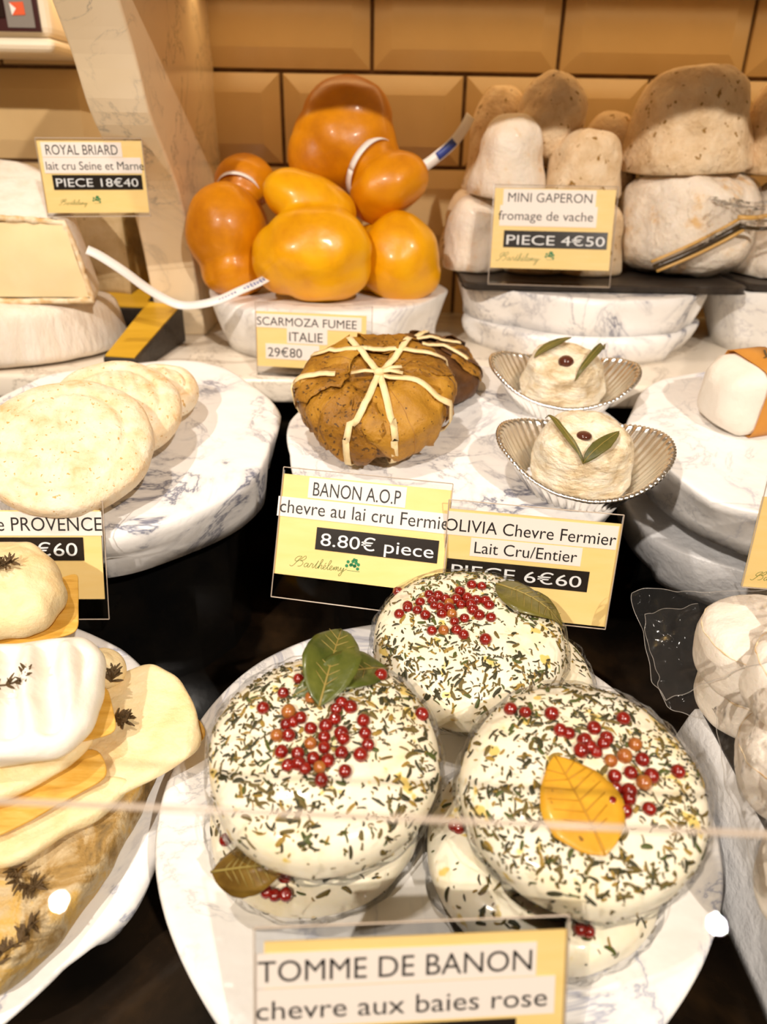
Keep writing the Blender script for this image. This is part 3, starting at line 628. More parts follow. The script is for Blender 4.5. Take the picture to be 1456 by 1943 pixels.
def under(px, py, R, T, h0=0): # centre of a cake whose nearest lower edge shows at this photo point
    p = on(d_tom, px, py, h0 + T * .22); return p + Vector((0, R * .96, 0)) + UP * (T * .28)
# lower layer
c = under(620, 1735, 3.5, 2.1); c.x = -2.15
kA = tomme('herb cheese on the plate mostly hidden beneath the left peppered one', c, (3, 0), 61, 330, zo(2.912, 370, 1180, [(170, 1205), (500, 1405), (505, 1505), (215, 1400), (400, 1490), (445, 1510)]), T=2.1,
           extra=lambda t, k: bay_leaf(t, 'bay_leaf', atZ(402, 1655, 8.0), atZ(545, 1640, 8.75), (0, -.45, 1), 1.5, 'bay_brown', 'dark glossy bay leaf', fold=-.45, curl=.15, seed=3), R=3.6)
c = under(1130, 1846, 3.7, 2.3); c.x = 5.35
kB = tomme('herb cheese on the plate supporting the one with the yellow leaf', c, (3, 0), 62, 360, zo(2.51, 820, 1280, [(740, 1225), (130, 740), (700, 1215), (110, 725)]), R=3.75, T=2.2)
c = on(d_tom, 985, 1330, 1.1); c.x = 5.3; c.y = 24.9
kC = tomme('herb cheese peeking out at right below the rearmost peppered one', c, (3, 0), 63, 330, [], T=2.1, R=3.6)
# upper layer
LP = zo(2.912, 370, 1180, [(690,310),(645,425),(490,400),(380,485),(520,505),(585,540),(505,575),(640,595),(725,580),(520,635),(455,635),(715,645),(810,625),(780,490),(775,545),(930,555),(940,625),(955,690),(640,680),(715,705),(810,735),(915,745),(480,725),(570,735),(655,765),(735,780),(690,815),(515,800),(830,840),(700,885),(610,820),(1025,305),(1250,515),(575,325),(545,560),(820,655),(810,455),(860,480),(575,790)])
def exL(t, k):
    a = k.pin(606, 1346, .10)[0]; b = k.pin(648, 1238, .3)[0] + Vector((0, .3, .75))
    bay_leaf(t, 'bay_leaf', a, b, (.1, -.55, 1), 1.9, 'bay', 'green bay leaf folded upright at the back edge', fold=.35, curl=.35, seed=5, wavy=.1)
    a = k.pin(742, 1268, .12)[0] + Vector((0, 0, .1)); b = k.pin(556, 1326, .12)[0]
    bay_leaf(t, 'bay_leaf', a, b, (0, -.4, 1), 1.5, 'bay', 'green bay leaf lying across the back', fold=.2, curl=.55, seed=8, wavy=.12)
kL = tomme('herb cheese at left with central red pepper cluster and green folded bay leaf', seen(617, 1437, 9.9), (13, 1), 64, 1650, LP, R=3.72, extra=exL, brown=(4, 10, 18, 26, 1))
RP = zo(2.51, 820, 1280, [(375,168),(445,182),(570,190),(650,285),(610,270),(770,262),(725,320),(815,335),(710,370),(780,375),(850,415),(915,395),(1000,410),(910,215),(965,340),(945,470),(870,485),(1010,515),(1045,485),(870,545),(940,555),(940,590),(855,610),(920,650),(1035,640),(1170,465),(830,310),(750,350)])
def exR(t, k):
    a = k.pin(1148, 1628, .06)[0]; b = k.pin(1052, 1438, .12)[0]
    bay_leaf(t, 'bay_leaf', a, b, k.nz_, 2.35, 'bay_yellow', 'yellow bay leaf', fold=.02, curl=.1, seed=4, wavy=.05, cake=k, off=.10)
kR = tomme('herb cheese at right with a yellow bay leaf and scattered red peppercorns', seen(1101, 1502, 9.9), (13, -3), 65, 1700, RP, R=3.70, extra=exR, brown=(10, 11, 14, 17))
BP = zo(2.912, 660, 1050, [(280,205),(330,300),(285,335),(400,265),(385,315),(450,225),(500,235),(470,260),(430,345),(480,290),(520,340),(575,340),(560,280),(620,215),(685,180),(625,290),(645,365),(690,320),(725,350),(790,365),(710,265),(780,295),(740,190),(465,430),(530,430),(590,385),(600,430),(640,460),(760,485),(540,255),(600,260),(660,250),(760,270),(330,285),(510,300),(560,310),(680,290)])
def exB(t, k):
    a = k.pin(985, 1195, .06)[0]; b = k.pin(975, 1110, .15)[0] + Vector((0, 0, .1))
    a = k.pin(940, 1112, .10)[0]; b = k.pin(1068, 1190, .10)[0]
    bay_leaf(t, 'bay_leaf', a, b, (.1, -.35, 1), 2.5, 'bay_olive', 'broad olive bay leaf', fold=.05, curl=.25, seed=14, wavy=.08, cake=k, off=.10)
kD = tomme('rearmost herb cheese with a dense red pepper cluster and broad olive bay leaf', seen(887, 1225, 9.6), (10, 0), 66, 1500, BP, R=3.85, T=2.9, extra=exB, brown=(11, 12, 24))

# ------------------------------------------------------------------ golden flat cheeses
def flat_cheese(label, px, py, h, R, T, tilt, seed, spin=30):
    c = on(d_prov, px, py, h); k = Cake(c, R, T, 3.2, tilt=tilt, spin=spin, amp=.10, fr=.5, seed=seed)
    def post(p):
        rho = math.hypot(p.x, p.y) / R
        if p.z > 0:
            d = abs(rho - .70); p = p + Vector((0, 0, -.16 * math.exp(-(d / .045) ** 2)))
            if rho < .66: p = p + Vector((0, 0, .045 * math.sin(p.x * 11 + .6 * math.sin(p.y * 2)) * (noise.noise(Vector((p.x * .4, p.y * .4, seed))) > -.15)))
        return p
    k.post = post
    o = obj('flat_cheese', k.mesh(0, 60, 150), M['prov']); prop(o, label, 'cheese', 'golden flat cheeses'); return k
flat_cheese('small golden cheese at the back, rightmost and mostly hidden of three flat ones', 303, 745, 1.6, 2.15, 1.5, (22, 4), 3)
flat_cheese('golden ridged cheese in the middle of three overlapping flat ones', 219, 778, 2.4, 3.35, 1.6, (27, 6), 5)
flat_cheese('large golden flat cheese in front, resting on the ridged one behind', 128, 846, 2.6, 3.95, 1.7, (30, 7), 9, 10)

# ------------------------------------------------------------------ leaf-wrapped cheeses
def banon(label, px, py, h, R, T, tilt, seed, mat='banon', strands=None, dark=False, spin=0):
    c = on(d_ban, px, py, h); k = Cake(c, R, T, 3.0, tilt=tilt, amp=.26, fr=.7, seed=seed, spin=spin)
    t = thing('leaf_wrapped_cheese', label, 'cheese', k.M @ Vector((0, 0, -T / 2)), 'leaf-wrapped cheeses')
    obj('leaf_wrap', k.mesh(0, 50, 120), M[mat], t)
    rr = random.Random(seed)
    for i in range(10 if not dark else 4):                 # overlapping leaf ends with ragged edges
        ph = 2 * math.pi * i / 10 + rr.uniform(-.2, .2); wd = rr.uniform(.35, .6); a_in = rr.uniform(1.2, 1.45); a_out = rr.uniform(-.5, .1); mb = MB(); rows = []
        for j in range(15):
            q = j / 14; row = []
            for m_ in range(13):
                u = m_ / 12 * 2 - 1; a = a_in + (a_out - a_in) * q; w0 = wd * (.55 + .6 * math.sin(math.pi * min(q * 1.1, 1) ** .8)) * (1 + .12 * noise.noise(Vector((q * 7, i, u))))
                if a > 1.15: w0 *= 1.6
                p, nn = k.at(ph + u * w0, min(a, 1.52), .09 + .2 * noise.noise(Vector((u * 2.4, q * 4, i * 3.1))) + .06 * (i % 3) + .05 * abs(u) ** 3); row.append(p)
            rows.append(row)
        mb.grid(rows, False); o = obj('leaf_flap', mb, M[mat] if i % 4 else M['banon' if dark else 'banon2'], t); s_ = o.modifiers.new('s', 'SOLIDIFY'); s_.thickness = .05 * S; s_.offset = 0
        mid = [r[6] for r in rows]; vm = MB(); vm.tube([p + (p - k.c).normalized() * .035 for p in mid], .022, 5)
        obj('vein', vm, M['banon_vein'], o)
    for pts in (strands or []):
        q = []; nn = []
        for (px_, py_) in pts: pass
        P = crom([(x, y, 0) for x, y in pts], 8)
        for e in P:
            p, n_ = k.pin(e.x, e.y, .30); q.append(p); nn.append(n_)
        # carry the strand over the rim
        x, y, rho, phi = k.hit(*pts[-1])
        if rho > .8:
            a = math.acos(min(1, rho ** (k.n / 2)))
            for s_ in range(1, 7):
                p, n_ = k.at(phi, a - s_ * .28, .26); q.append(p); nn.append(n_)
        rb = MB().ribbon(q, nn, .34, .07); obj('raffia_strand', rb, M['raffia'], t)
    return t, k
M['banon2'] = mottled('light_chestnut_leaf', [(.25, (.20, .085, .007)), (.5, (.42, .20, .018)), (.75, (.54, .28, .035))], .5, 1.1, .9, .18, .5, spec=.35, speck=(.10, .045, .008), speck_sc=5, speck_t=.66)
M['banon_vein'] = plain('chestnut_vein', (.36, .17, .03), .5)
K0 = (720, 717)
tB, kBn = banon('brown leaf-wrapped cheese tied with raffia leaning forward in the middle', 712, 752, 2.6, 4.05, 3.3, (23, -3), 4, strands=[
    [K0, (690, 682), (655, 640)], [K0, (745, 690), (782, 642)], [K0, (790, 735), (848, 772)], [K0, (738, 780), (750, 845)], [K0, (690, 785), (650, 850)], [(638, 716), (600, 720), (555, 738)],
    [(700, 672), (630, 676), (563, 690)], [(695, 672), (770, 671), (825, 682)]])
p, n_ = kBn.pin(720, 717, .40)
kn = MB(); kn.ball(p, (.30, .26, .22), 8)
for (x, y) in ((762, 712), (758, 718), (764, 722), (668, 716)):
    e, _ = kBn.pin(x, y, .44); kn.ribbon([p, p.lerp(e, .5) + n_ * .12, e], n_, .22, .05)
obj('raffia_knot', kn, M['raffia'], tB)
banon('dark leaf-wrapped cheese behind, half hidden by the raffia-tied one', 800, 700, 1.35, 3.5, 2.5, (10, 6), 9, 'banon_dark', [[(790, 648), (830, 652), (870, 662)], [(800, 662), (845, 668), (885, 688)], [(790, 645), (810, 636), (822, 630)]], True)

# ------------------------------------------------------------------ goat cheeses in foil cups
def foil_cup(label, c, a, b, spin, tilt, h=2.0, seed=0, rb=2.5):
    Mx = Matrix.Translation(Vector(c)) @ Matrix.Rotation(math.radians(tilt), 4, 'X') @ Matrix.Rotation(math.radians(spin), 4, 'Z'); mb = MB(); rows = []; nn = 288
    prof = [(.001, .0, 0), (rb * .7, .0, 0), (rb, .02, .2), (rb * 1.06, .15, 1)]
    prof += [(None, q, 1) for q in (.25, .5, .75, .93, 1.0)]
    for r, z, fl in prof:
        row = []
        for i in range(nn):
            t = 2 * math.pi * i / nn; ex_, ey = math.cos(t), math.sin(t); flut = math.cos(t * 48) * .075 * fl
            if r is None:
                q = z; ra = rb * 1.06 + (a - rb * 1.06) * q; rbb = rb * 1.06 + (b - rb * 1.06) * q; zz = .15 + (h - .15) * q + .55 * q * q * math.cos(2 * t) + .08 * noise.noise(Vector((3 * ex_, 3 * ey, seed)))
                row.append(Mx @ Vector(((ra + flut) * ex_, (rbb + flut) * ey, zz)))
            else: row.append(Mx @ Vector(((r + flut) * ex_, (r + flut) * ey, z)))
        rows.append(row)
    for (dr, dz) in ((.10, .10), (.24, .06), (.27, -.05), (.18, -.08)):
        row = []
        for i in range(nn):
            t = 2 * math.pi * i / nn; ex_, ey = math.cos(t), math.sin(t); q = dr + .025 * math.cos(t * 96)
            row.append(Mx @ Vector(((a + q) * ex_, (b + q) * ey, h + .55 * math.cos(2 * t) + dz + .03 * math.cos(t * 96) + .08 * noise.noise(Vector((3 * ex_, 3 * ey, seed))))))
        rows.append(row)
    mb.grid(rows); o = obj('foil_cup', mb, M['foil'], None); o.modifiers.new('s', 'SOLIDIFY').thickness = .03 * S
    return prop(o, label, 'cup', 'foil cups'), Mx
def olivia(label, c, R, T, tilt, seed, leaves, olive_px, half=False):
    k = Cake(c, R, T, 4.2, tilt=tilt, amp=.2, fr=.6, seed=seed); 
    def post(p):
        q = (p.z / T + .5); s_ = 1.12 - .22 * q; return Vector((p.x * s_ + .10 * fbm(p, 1.3, seed), p.y * s_ + .10 * fbm(p, 1.3, seed + 3), p.z + .05 * fbm(p, 1.6, seed + 8)))
    k.post = post
    t = thing('goat_cheese', label, 'cheese', k.M @ Vector((0, 0, -T / 2)), 'soft goat cheeses in foil cups'); obj('cheese_body', k.mesh(0, 60, 130), M['olivia'], t)
    p, n_ = k.pin(*olive_px, .02); mb = MB(); mb.ball(p, (.46, .46, .40) if not half else (.38, .40, .22), 12); obj('olive', mb, M['olive'], t)
    for (bx, tx, wd, off0, off1, cu) in leaves:
        a, na = k.pin(*bx, off0); b, nb = k.pin(*tx, off1); lm = MB(); mid, _, _ = leaf(lm, a, b, (na + nb + Vector((0, -.6, .3))), wd, cu, .25, seed, th=.04, cake=k, off=off0 + .08, lift=off1); o = obj('olive_leaf', lm, M['olive_leaf'], t)
        obj('vein', MB().tube(mid, .02, 5), M['vein'], o)
    return k
cF = on(d_ban, 1098, 925, .0); cF2 = on(d_ban, 1062, 768, .0)
foil_cup('fluted foil cup in front, its rim nearest the price sign', cF + Vector((0, .55, .02)), 4.1, 3.5, -4, 10, 2.0, 2)
foil_cup('fluted foil cup behind, nearer the marble shelf', cF2 + Vector((.0, .45, .02)), 4.15, 3.2, -6, 10, 1.9, 5)
up_ban = d_ban.n
olivia('soft goat cheese in the front foil cup with two long narrow leaves', cF + up_ban * 1.75 + Vector((.1, .75, 0)), 2.35, 3.1, (18, 0), 5, [((1099, 908), (1030, 800), .52, .05, .10, .15), ((1097, 908), (1176, 826), .78, .05, .12, .1)], (1110, 831), True)
olivia('soft goat cheese in the rear foil cup with a round olive on top', cF2 + up_ban * 1.7 + Vector((.1, .75, 0)), 2.3, 3.0, (14, 0), 12, [((1010, 697), (1083, 648), .60, .06, .12, .12), ((1106, 765), (1146, 662), .72, .12, .5, .15)], (1074, 687))

# ------------------------------------------------------------------ brie wheels, mouldy wedge and yellow board at the back left
kLow = Cake((-29.1, 56.4, ZS + 2.1), 9.3, 4.2, 7, amp=.07, fr=.4, seed=31)
def post_low(p):
    q = p.z / 4.2 + .5; s_ = 1.03 - .10 * q; return Vector((p.x * s_, min(p.y * s_ * .86, .2), p.z))
kLow.post = post_low
prop(obj('round_white_cheese', kLow.mesh(0, 50, 140), M['cloth']), 'lower white cheese round carrying the cut one at the back left', 'cheese')
def cut_wheel():
    cx, cy, z0 = -30.2, 51.2, ZS + 4.25; t = thing('cut_cheese_wheel', 'white cheese wheel cut open to show pale yellow paste at the far left', 'cheese', (cx, cy, z0)); mb = MB(); rows = []; yaw = math.radians(4)
    prof = [(.02, 5.35), (5, 5.4), (8.0, 5.3), (8.9, 5.1), (9.2, 4.6), (9.5, 3.2), (9.8, 1.8), (10.05, .7), (9.9, .1), (6, 0), (.02, 0)]; nn = 60
    P = lambda r, a, z: Vector((cx + r * math.cos(a + yaw), cy + r * math.sin(a + yaw) , z0 + z + .42 * r * math.sin(a) * max(0, (z - 2) / 3.2))) + Vector((1, 1, 1)) * .14 * noise.noise(Vector((r * .4 * math.cos(a), r * .4 * math.sin(a), z * .5)))
    for r, z in prof: rows.append([P(r, math.pi * i / nn, z) for i in range(nn + 1)])
    mb.grid(rows, False); obj('rind', mb, M['rind'], t)
    # cut face, slightly bulging, framed by the rind
    f = MB(); rows = []
    for j in range(17):
        z = .35 + 4.75 * j / 16; rr_ = 9.95 - .185 * z; row = []
        for i in range(41):
            x = -rr_ + 2 * rr_ * i / 40; row.append(Vector((cx + x * math.cos(yaw), cy + x * math.sin(yaw) - .22 - .12 * noise.noise(Vector((x * .35, z * .5, 3))) - .25 * math.sin(math.pi * j / 16), z0 + z)))
        rows.append(row)
    f.grid(rows, False); obj('paste', f, M['paste'], t)
    rim = MB(); outer = [(-9.95, .1), (-9.4, 3.2), (-8.9, 5.1), (-5, 5.35), (0, 5.4), (5, 5.35), (8.9, 5.1), (9.4, 3.2), (9.95, .1), (5, .05), (0, .05), (-5, .05), (-9.95, .1)]
    pts = [Vector((cx + x * math.cos(yaw), cy + x * math.sin(yaw) - .12, z0 + z)) for x, z in outer]; fine_ = []
    for i in range(len(pts) - 1):
        for k_ in range(8): fine_.append(pts[i].lerp(pts[i + 1], k_ / 8) + Vector((0, 0, .10 * noise.noise(Vector((i * 3 + k_ * .5, 0, 0))))))
    rim.tube(fine_ + [pts[0]], [.22 + .09 * noise.noise(Vector((i * .9, 5, 0))) for i in range(len(fine_) + 1)], 8); obj('rind_edge', rim, M['rind_edge'], t)
cut_wheel()
# yellow board with dark side
bd = thing('cheese_board', 'yellow-topped dark board on the shelf under the mouldy cheese block', 'board', (-19, 57, ZS))
bpoly = [(-19.3, 49.5), (-16.9, 49.2), (-15.9, 58.3), (-18.55, 59.0), (-18.55, 66.2), (-26, 66.2), (-26, 58.0), (-18.9, 57.6)]
mb = MB(); mb.add([(x, y, ZS) for x, y in bpoly] + [(x, y, ZS + 1.0 + .2 * max(0, y - 49.6)) for x, y in bpoly], [tuple(range(8))[::-1], tuple(range(8, 16))] + [(i, (i + 1) % 8, 8 + (i + 1) % 8, 8 + i) for i in range(8)]); 
obj('board', mb, M['slate'], bd, smooth=False, bevel=.08)
mb = MB(); sc_ = [(-19.2, 49.7), (-17.1, 49.4), (-16.05, 58.2), (-18.75, 58.8), (-18.75, 66.0), (-25.8, 66.0), (-25.8, 58.2), (-18.7, 57.8)]; mb.add([(x, y, ZS + 1.0 + .2 * max(0, y - 49.6)) for x, y in sc_] + [(x, y, ZS + 1.1 + .2 * max(0, y - 49.6)) for x, y in sc_], [tuple(range(8))[::-1], tuple(range(8, 16))] + [(i, (i + 1) % 8, 8 + (i + 1) % 8, 8 + i) for i in range(8)]); obj('mat', mb, M['yellow'], bd, smooth=False)
def block():
    z0 = ZS + 4.05; t = thing('cheese_block', 'beige rind cheese block with brown side standing behind the white wheels', 'cheese', (-22, 63, z0))
    A = [(-26.5, 61.0), (-20.3, 60.2), (-19.2, 64.6), (-25.8, 66)]; mb = MB(); rows = []
    for j in range(13):
        q = j / 12; sh = .35 * q; row = []
        for (i, (ax, ay)) in enumerate(A):
            bx, by = A[(i + 1) % 4]
            for k_ in range(10):
                u = k_ / 10; x = ax + (bx - ax) * u; y = ay + (by - ay) * u; x += (-22 - x) * .04 * q; y += (63 - y) * .05 * q
                e = Vector(noise.noise_vector(Vector((x * .5, y * .5, q * 3)))) * .16; row.append(Vector((x, y + sh * 0, z0 - (.85 - .19 * (y - 61)) * (1 - q) * (1 if y < 66 else 0) + .02 + 5.0 * q)) + Vector((e.x, e.y, e.z if q > .02 else 0)))
        rows.append(row)
    mb.grid(rows, True, 0, None, True, True)
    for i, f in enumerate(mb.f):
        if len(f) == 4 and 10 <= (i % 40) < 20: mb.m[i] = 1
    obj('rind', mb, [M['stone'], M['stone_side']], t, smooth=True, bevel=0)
block()

# ------------------------------------------------------------------ wall machine at the top left
mc = thing('shop_machine', 'cream plastic machine with grey panel fixed to the tiles at top left', 'machine', (-34, 67, 31.5))
xr = atY(104, 95, 63.5).x; zb = atY(60, 100, 63.5).z; zl = atY(60, 71, 63.5).z
mb = MB().box((-44, 63.5, zb), (xr, 70.4, zl)); obj('base_tray', mb, M['machine'], mc, smooth=False, bevel=.5)
mb = MB().box((-44, 63.9, zl + .06), (xr - .15, 70.4, 41)); obj('housing', mb, M['machine'], mc, smooth=False, bevel=.6)
p0 = atY(80, 61, 63.88); fr_ = obj('panel_frame', MB().box((-44, 63.72, p0.z), (p0.x, 63.9, 41)), M['panel_frame'], mc, smooth=False)
p1 = atY(68, 53, 63.7); obj('panel', MB().box((atY(14, 40, 63.7).x, 63.66, p1.z), (p1.x, 63.74, 41)), M['panel_grey'], mc, smooth=False)
p2 = atY(10, 33, 63.7); obj('screen', MB().box((-44, 63.62, p2.z), (p2.x, 63.7, 41)), M['screen'], mc, smooth=False)
q = [atY(x, y, 63.62) for x, y in ((17, 4), (43, 3), (48, 28), (23, 29))]; q2 = [p + Vector((0, .04, 0)) for p in q]
st = obj('sticker', MB().add(q + q2, [(0, 1, 2, 3), (4, 5, 6, 7), (0, 1, 5, 4), (1, 2, 6, 5), (2, 3, 7, 6), (3, 0, 4, 7)]), M['red'], mc, smooth=False)
q = [atY(x, y, 63.6) for x, y in ((17, 5), (30, 16), (23, 29))]; obj('sticker_fold', MB().add(q, [(0, 1, 2)]), M['label'], st, smooth=False)

# ------------------------------------------------------------------ smoked orange cheeses
ZC = 17.34
def seenY(px, py, Y): return atY(px, py, Y)
def band(mb, c, axis, r, wd, a0=0, a1=360, sq=1.0, up_=(0, 0, 1)):
    axis = Vector(axis).normalized(); u = axis.cross(Vector(up_)).normalized(); v = u.cross(axis); pts = []; nn = []
    for i in range(41):
        a = math.radians(a0 + (a1 - a0) * i / 40); d = u * math.cos(a) + v * math.sin(a) * sq; pts.append(Vector(c) + d * r); nn.append(d)
    mb.ribbon(pts, nn, wd, .05)
def scamorza(label, parts, mat, neck=None, tail=None, seed=0, marks=None):
    base = min((p[0] for p in parts), key=lambda v: v[2]); t = thing('smoked_cheese', label, 'cheese', (parts[0][0][0], parts[0][0][1], max(ZC, min(p[0][2] - p[1][2] for p in parts))), 'smoked orange cheeses')
    o = obj('cheese_body', blob(parts, .15, 16, .18, seed), M[mat], t)
    if neck: mb = MB(); band(mb, *neck); obj('string', mb, M['ribbon'], t)
    if tail:
        mb = MB(); mb.ribbon(tail[0], tail[1], tail[2], .04); tl = obj('ribbon', mb, M['ribbon'], t)
        for (pts_, nn_, wd_, mt) in (marks or []): m2 = MB(); m2.ribbon(pts_, nn_, wd_, .05); obj('ribbon_print', m2, M[mt], tl)
    return t
RX = lambda a, ax: Matrix.Rotation(math.radians(a), 4, ax)
# front centre
b = seenY(597, 478, 54.2); h_ = seenY(588, 384, 56.6)
scamorza('big smooth orange cheese in front centre with white string across its top', [
    (b, (4.05, 3.2, 3.1), RX(-8, 'Y')), (b + Vector((-2.2, .3, -.5)), (2.3, 2.6, 2.5)), (b + Vector((.4, .1, -1.0)), (3.6, 2.9, 2.4)), (h_, (3.5, 2.6, 2.0), RX(20, 'Y'))], 'scam',
    (b.lerp(h_, .60) + Vector((.5, -.1, .0)), (h_ - b) + Vector((0, -.2, 0)), 3.35, .55, 195, 285, .9), None, 1)
# left
b = seenY(430, 440, 57.2); b2 = seenY(446, 508, 56.8); h_ = seenY(465, 345, 61.4)
s0 = [seenY(x, y, Y) for x, y, Y in ((520, 520, 53.2), (492, 536, 52.2), (455, 552, 51.2), (420, 568, 50.6), (385, 577, 50.6), (350, 580, 51.0), (322, 572, 51.0), (280, 548, 50.6), (235, 515, 50), (190, 486, 49.6), (165, 474, 49.4))]
p_ = crom(s0, 6); nrm = [(0, -.7, .7)] * len(p_)
mk = [(p_[8:11], (0, -.7, .7), .42, 'blue_ink'), (p_[3:5], (0, -.7, .7), .25, 'blue_ink')]
mk = []
for i in range(4, 26):
    if i in (11, 12): continue
    w0 = .36 if i < 10 else .2
    a_, c_ = p_[i], p_[i + 1]; d_ = Vector((0, -.035, .035))
    mk.append(([a_.lerp(c_, .2) + d_, a_.lerp(c_, .35) + d_], (0, -.7, .7), w0 * (.5 + .5 * ((i * 7) % 3) / 2), 'blue_ink')); mk.append(([a_.lerp(c_, .6) + d_, a_.lerp(c_, .72) + d_], (0, -.7, .7), w0 * .7, 'blue_ink'))
scamorza('orange cheese at left beside the marble bracket with long white ribbon', [
    (b, (2.95, 3.0, 3.3)), (b2, (2.55, 2.7, 2.1)), (b + Vector((.3, 1.5, 0)), (2.6, 2.6, 2.9)), (h_, (2.35, 2.2, 2.0))], 'scam2',
    (b.lerp(h_, .74) + Vector((0, 0, .1)), (h_ - b), 1.75, .3, 0, 360), (p_, [Vector(n_) for n_ in nrm], .62), 2, mk[:26])
# right
b = seenY(757, 488, 56.8)
scamorza('orange cheese at right with pale shiny patch, under the small knob', [(b, (3.0, 3.0, 3.1), RX(10, 'Y')), (b + Vector((-1.6, 1.8, -.4)), (2.8, 2.6, 2.6)), (b + Vector((.3, .2, -1.2)), (2.9, 2.7, 2.0))], 'scam', None, None, 3)
# top
b = seenY(655, 275, 61.3); b1 = seenY(660, 222, 61.6); b3 = seenY(603, 298, 60.6); h_ = seenY(736, 352, 58.6); h2_ = seenY(718, 372, 58.8)
s0 = [seenY(x, y, Y) for x, y, Y in ((760, 330, 61.5), (800, 318, 62.5), (835, 293, 63), (862, 268, 63.3), (880, 244, 63.6), (893, 220, 64))]
p_ = crom(s0, 6)
scamorza('topmost orange cheese resting on the others with tied knob and blue-marked ribbon', [
    (b, (3.9, 3.3, 3.5)), (b1, (3.3, 2.9, 2.7)), (b3, (2.3, 2.4, 2.3)), (b + Vector((1.2, .3, -.9)), (3.0, 2.8, 2.8)), (h_, (3.0, 2.5, 2.1), RX(-24, 'Y')), (h2_, (2.2, 2.2, 1.9), RX(-20, 'Y')), (b.lerp(h_, .62), (2.0, 1.9, 1.9))], 'scam2',
    (b.lerp(h_, .60), (h_ - b) + Vector((.4, 0, .5)), 2.25, .45, 0, 360, 1.0), (p_, [Vector((.35, -.9, .1))] * len(p_), .8), 4,
    [([e + Vector((.02, -.06, 0)) for e in p_[11:19]], (.35, -.9, .1), .62, 'blue_ink')])

# ------------------------------------------------------------------ garlic cheeses on the slates
def dome(name, label, c, R, H, tilt, seed, mat, group, sq=(1, 1), top=.62):
    Mx = Matrix.Translation(Vector(c)) @ Matrix.Rotation(math.radians(tilt[1]), 4, 'Y') @ Matrix.Rotation(math.radians(tilt[0]), 4, 'X')
    mb = MB(); prof = [(.01, .02), (.5, .0), (.85, .02), (.96, .10), (1.0, .3)]
    prof = [(r * R, z) for r, z in prof] + [(R * (1 - (1 - top) * .35 * q), .3 + (H * .52 - .3) * q) for q in (.25, .5, .75, 1)]
    r1 = R * (1 - (1 - top) * .35); h1 = H * .52
    for i in range(1, 13):
        a = math.pi / 2 * i / 12; prof.append((max(.01, r1 * math.cos(a) ** .75), h1 + (H - h1) * math.sin(a)))
    def fn(p, a):
        e = noise.noise_vector(Vector((p.x * .35, p.y * .35, p.z * .35 + seed))) * R * .11; e2 = noise.noise_vector(p * .8 + Vector((seed, 0, 0))) * .14
        return Vector((p.x * sq[0] + e.x + e2.x, p.y * sq[1] + e.y + e2.y, p.z + (e.z * .6 + e2.z if p.z > .15 else 0)))
    mb.lathe(prof, 72, Mx, 0, fn)
    return prop(obj(name, mb, M[mat]), label, 'cheese', group)
G1 = 'small garlic cheeses'; zu = ZSL + 5.45
def gp(px, py, Y): return seenY(px, py, Y)
for lab, px, Y, R, H, seed in (('small garlic cheese on the slate at left end of the lower layer', 902, 62.0, 2.65, 5.6, 1), ('small garlic cheese in the lower layer hidden behind the MINI GAPERON sign', 1015, 61.4, 2.6, 5.4, 2),
                               ('small garlic cheese in the lower layer at right behind the sign', 1118, 61.0, 2.6, 5.3, 3), ('small dim garlic cheese at back left of the lower layer', 888, 66.6, 2.5, 5.6, 4), ('small garlic cheese in the middle of the hidden back row', 1040, 66.8, 2.6, 5.3, 5)):
    dome('small_garlic_cheese', lab, (gp(px, 480, Y).x, Y, ZSL), R, H, (0, 0), seed, 'gap_white' if seed == 1 else 'gap', G1)
for lab, px, py, Y, R, H, tilt, seed, mat in (
    ('small garlic cheese front left on the upper layer, white and domed', 960, 352, 61.4, 2.85, 5.6, (4, 2), 11, 'gap_white'), ('small garlic cheese front right of the upper layer with bright base', 1104, 366, 60.8, 3.05, 4.6, (-4, 2), 12, 'gap'),
    ('small garlic cheese at back left, dim, on the upper layer', 940, 330, 66.4, 2.7, 7.6, (0, 2), 13, 'gap'), ('small garlic cheese at back right of the upper layer beside the tiles', 1140, 345, 66.0, 2.6, 6.0, (0, 6), 14, 'gap')):
    p = gp(px, py, Y); dome('small_garlic_cheese', lab, (p.x, Y, zu), R, H, tilt, seed, mat, G1)
pt = gp(1046, 228, 63.4); kE = Cake(pt, 2.55, 6.3, 2.1, tilt=(0, 0), amp=.22, fr=.5, seed=15)
prop(obj('small_garlic_cheese', kE.mesh(0, 40, 80), M['gap']), 'egg-shaped small garlic cheese crowning the pile', 'cheese', G1)
G2 = 'large garlic cheeses'
pl = gp(1290, 500, 61.3)
kG = Cake((pl.x, 62.0, ZSL + 3.75), 5.15, 7.4, 3.4, amp=.35, fr=.32, seed=22, sq=(1.0, .98))
tg = thing('large_garlic_cheese', 'large white garlic cheese in shiny film on the slate, lower of the pair', 'cheese', (pl.x, 62, ZSL), G2)
obj('cheese_body', kG.mesh(0, 50, 110), M['gap_white'], tg); obj('cling_film', kG.mesh(.10, 50, 120, -1.45, .25), M['cling'], tg)
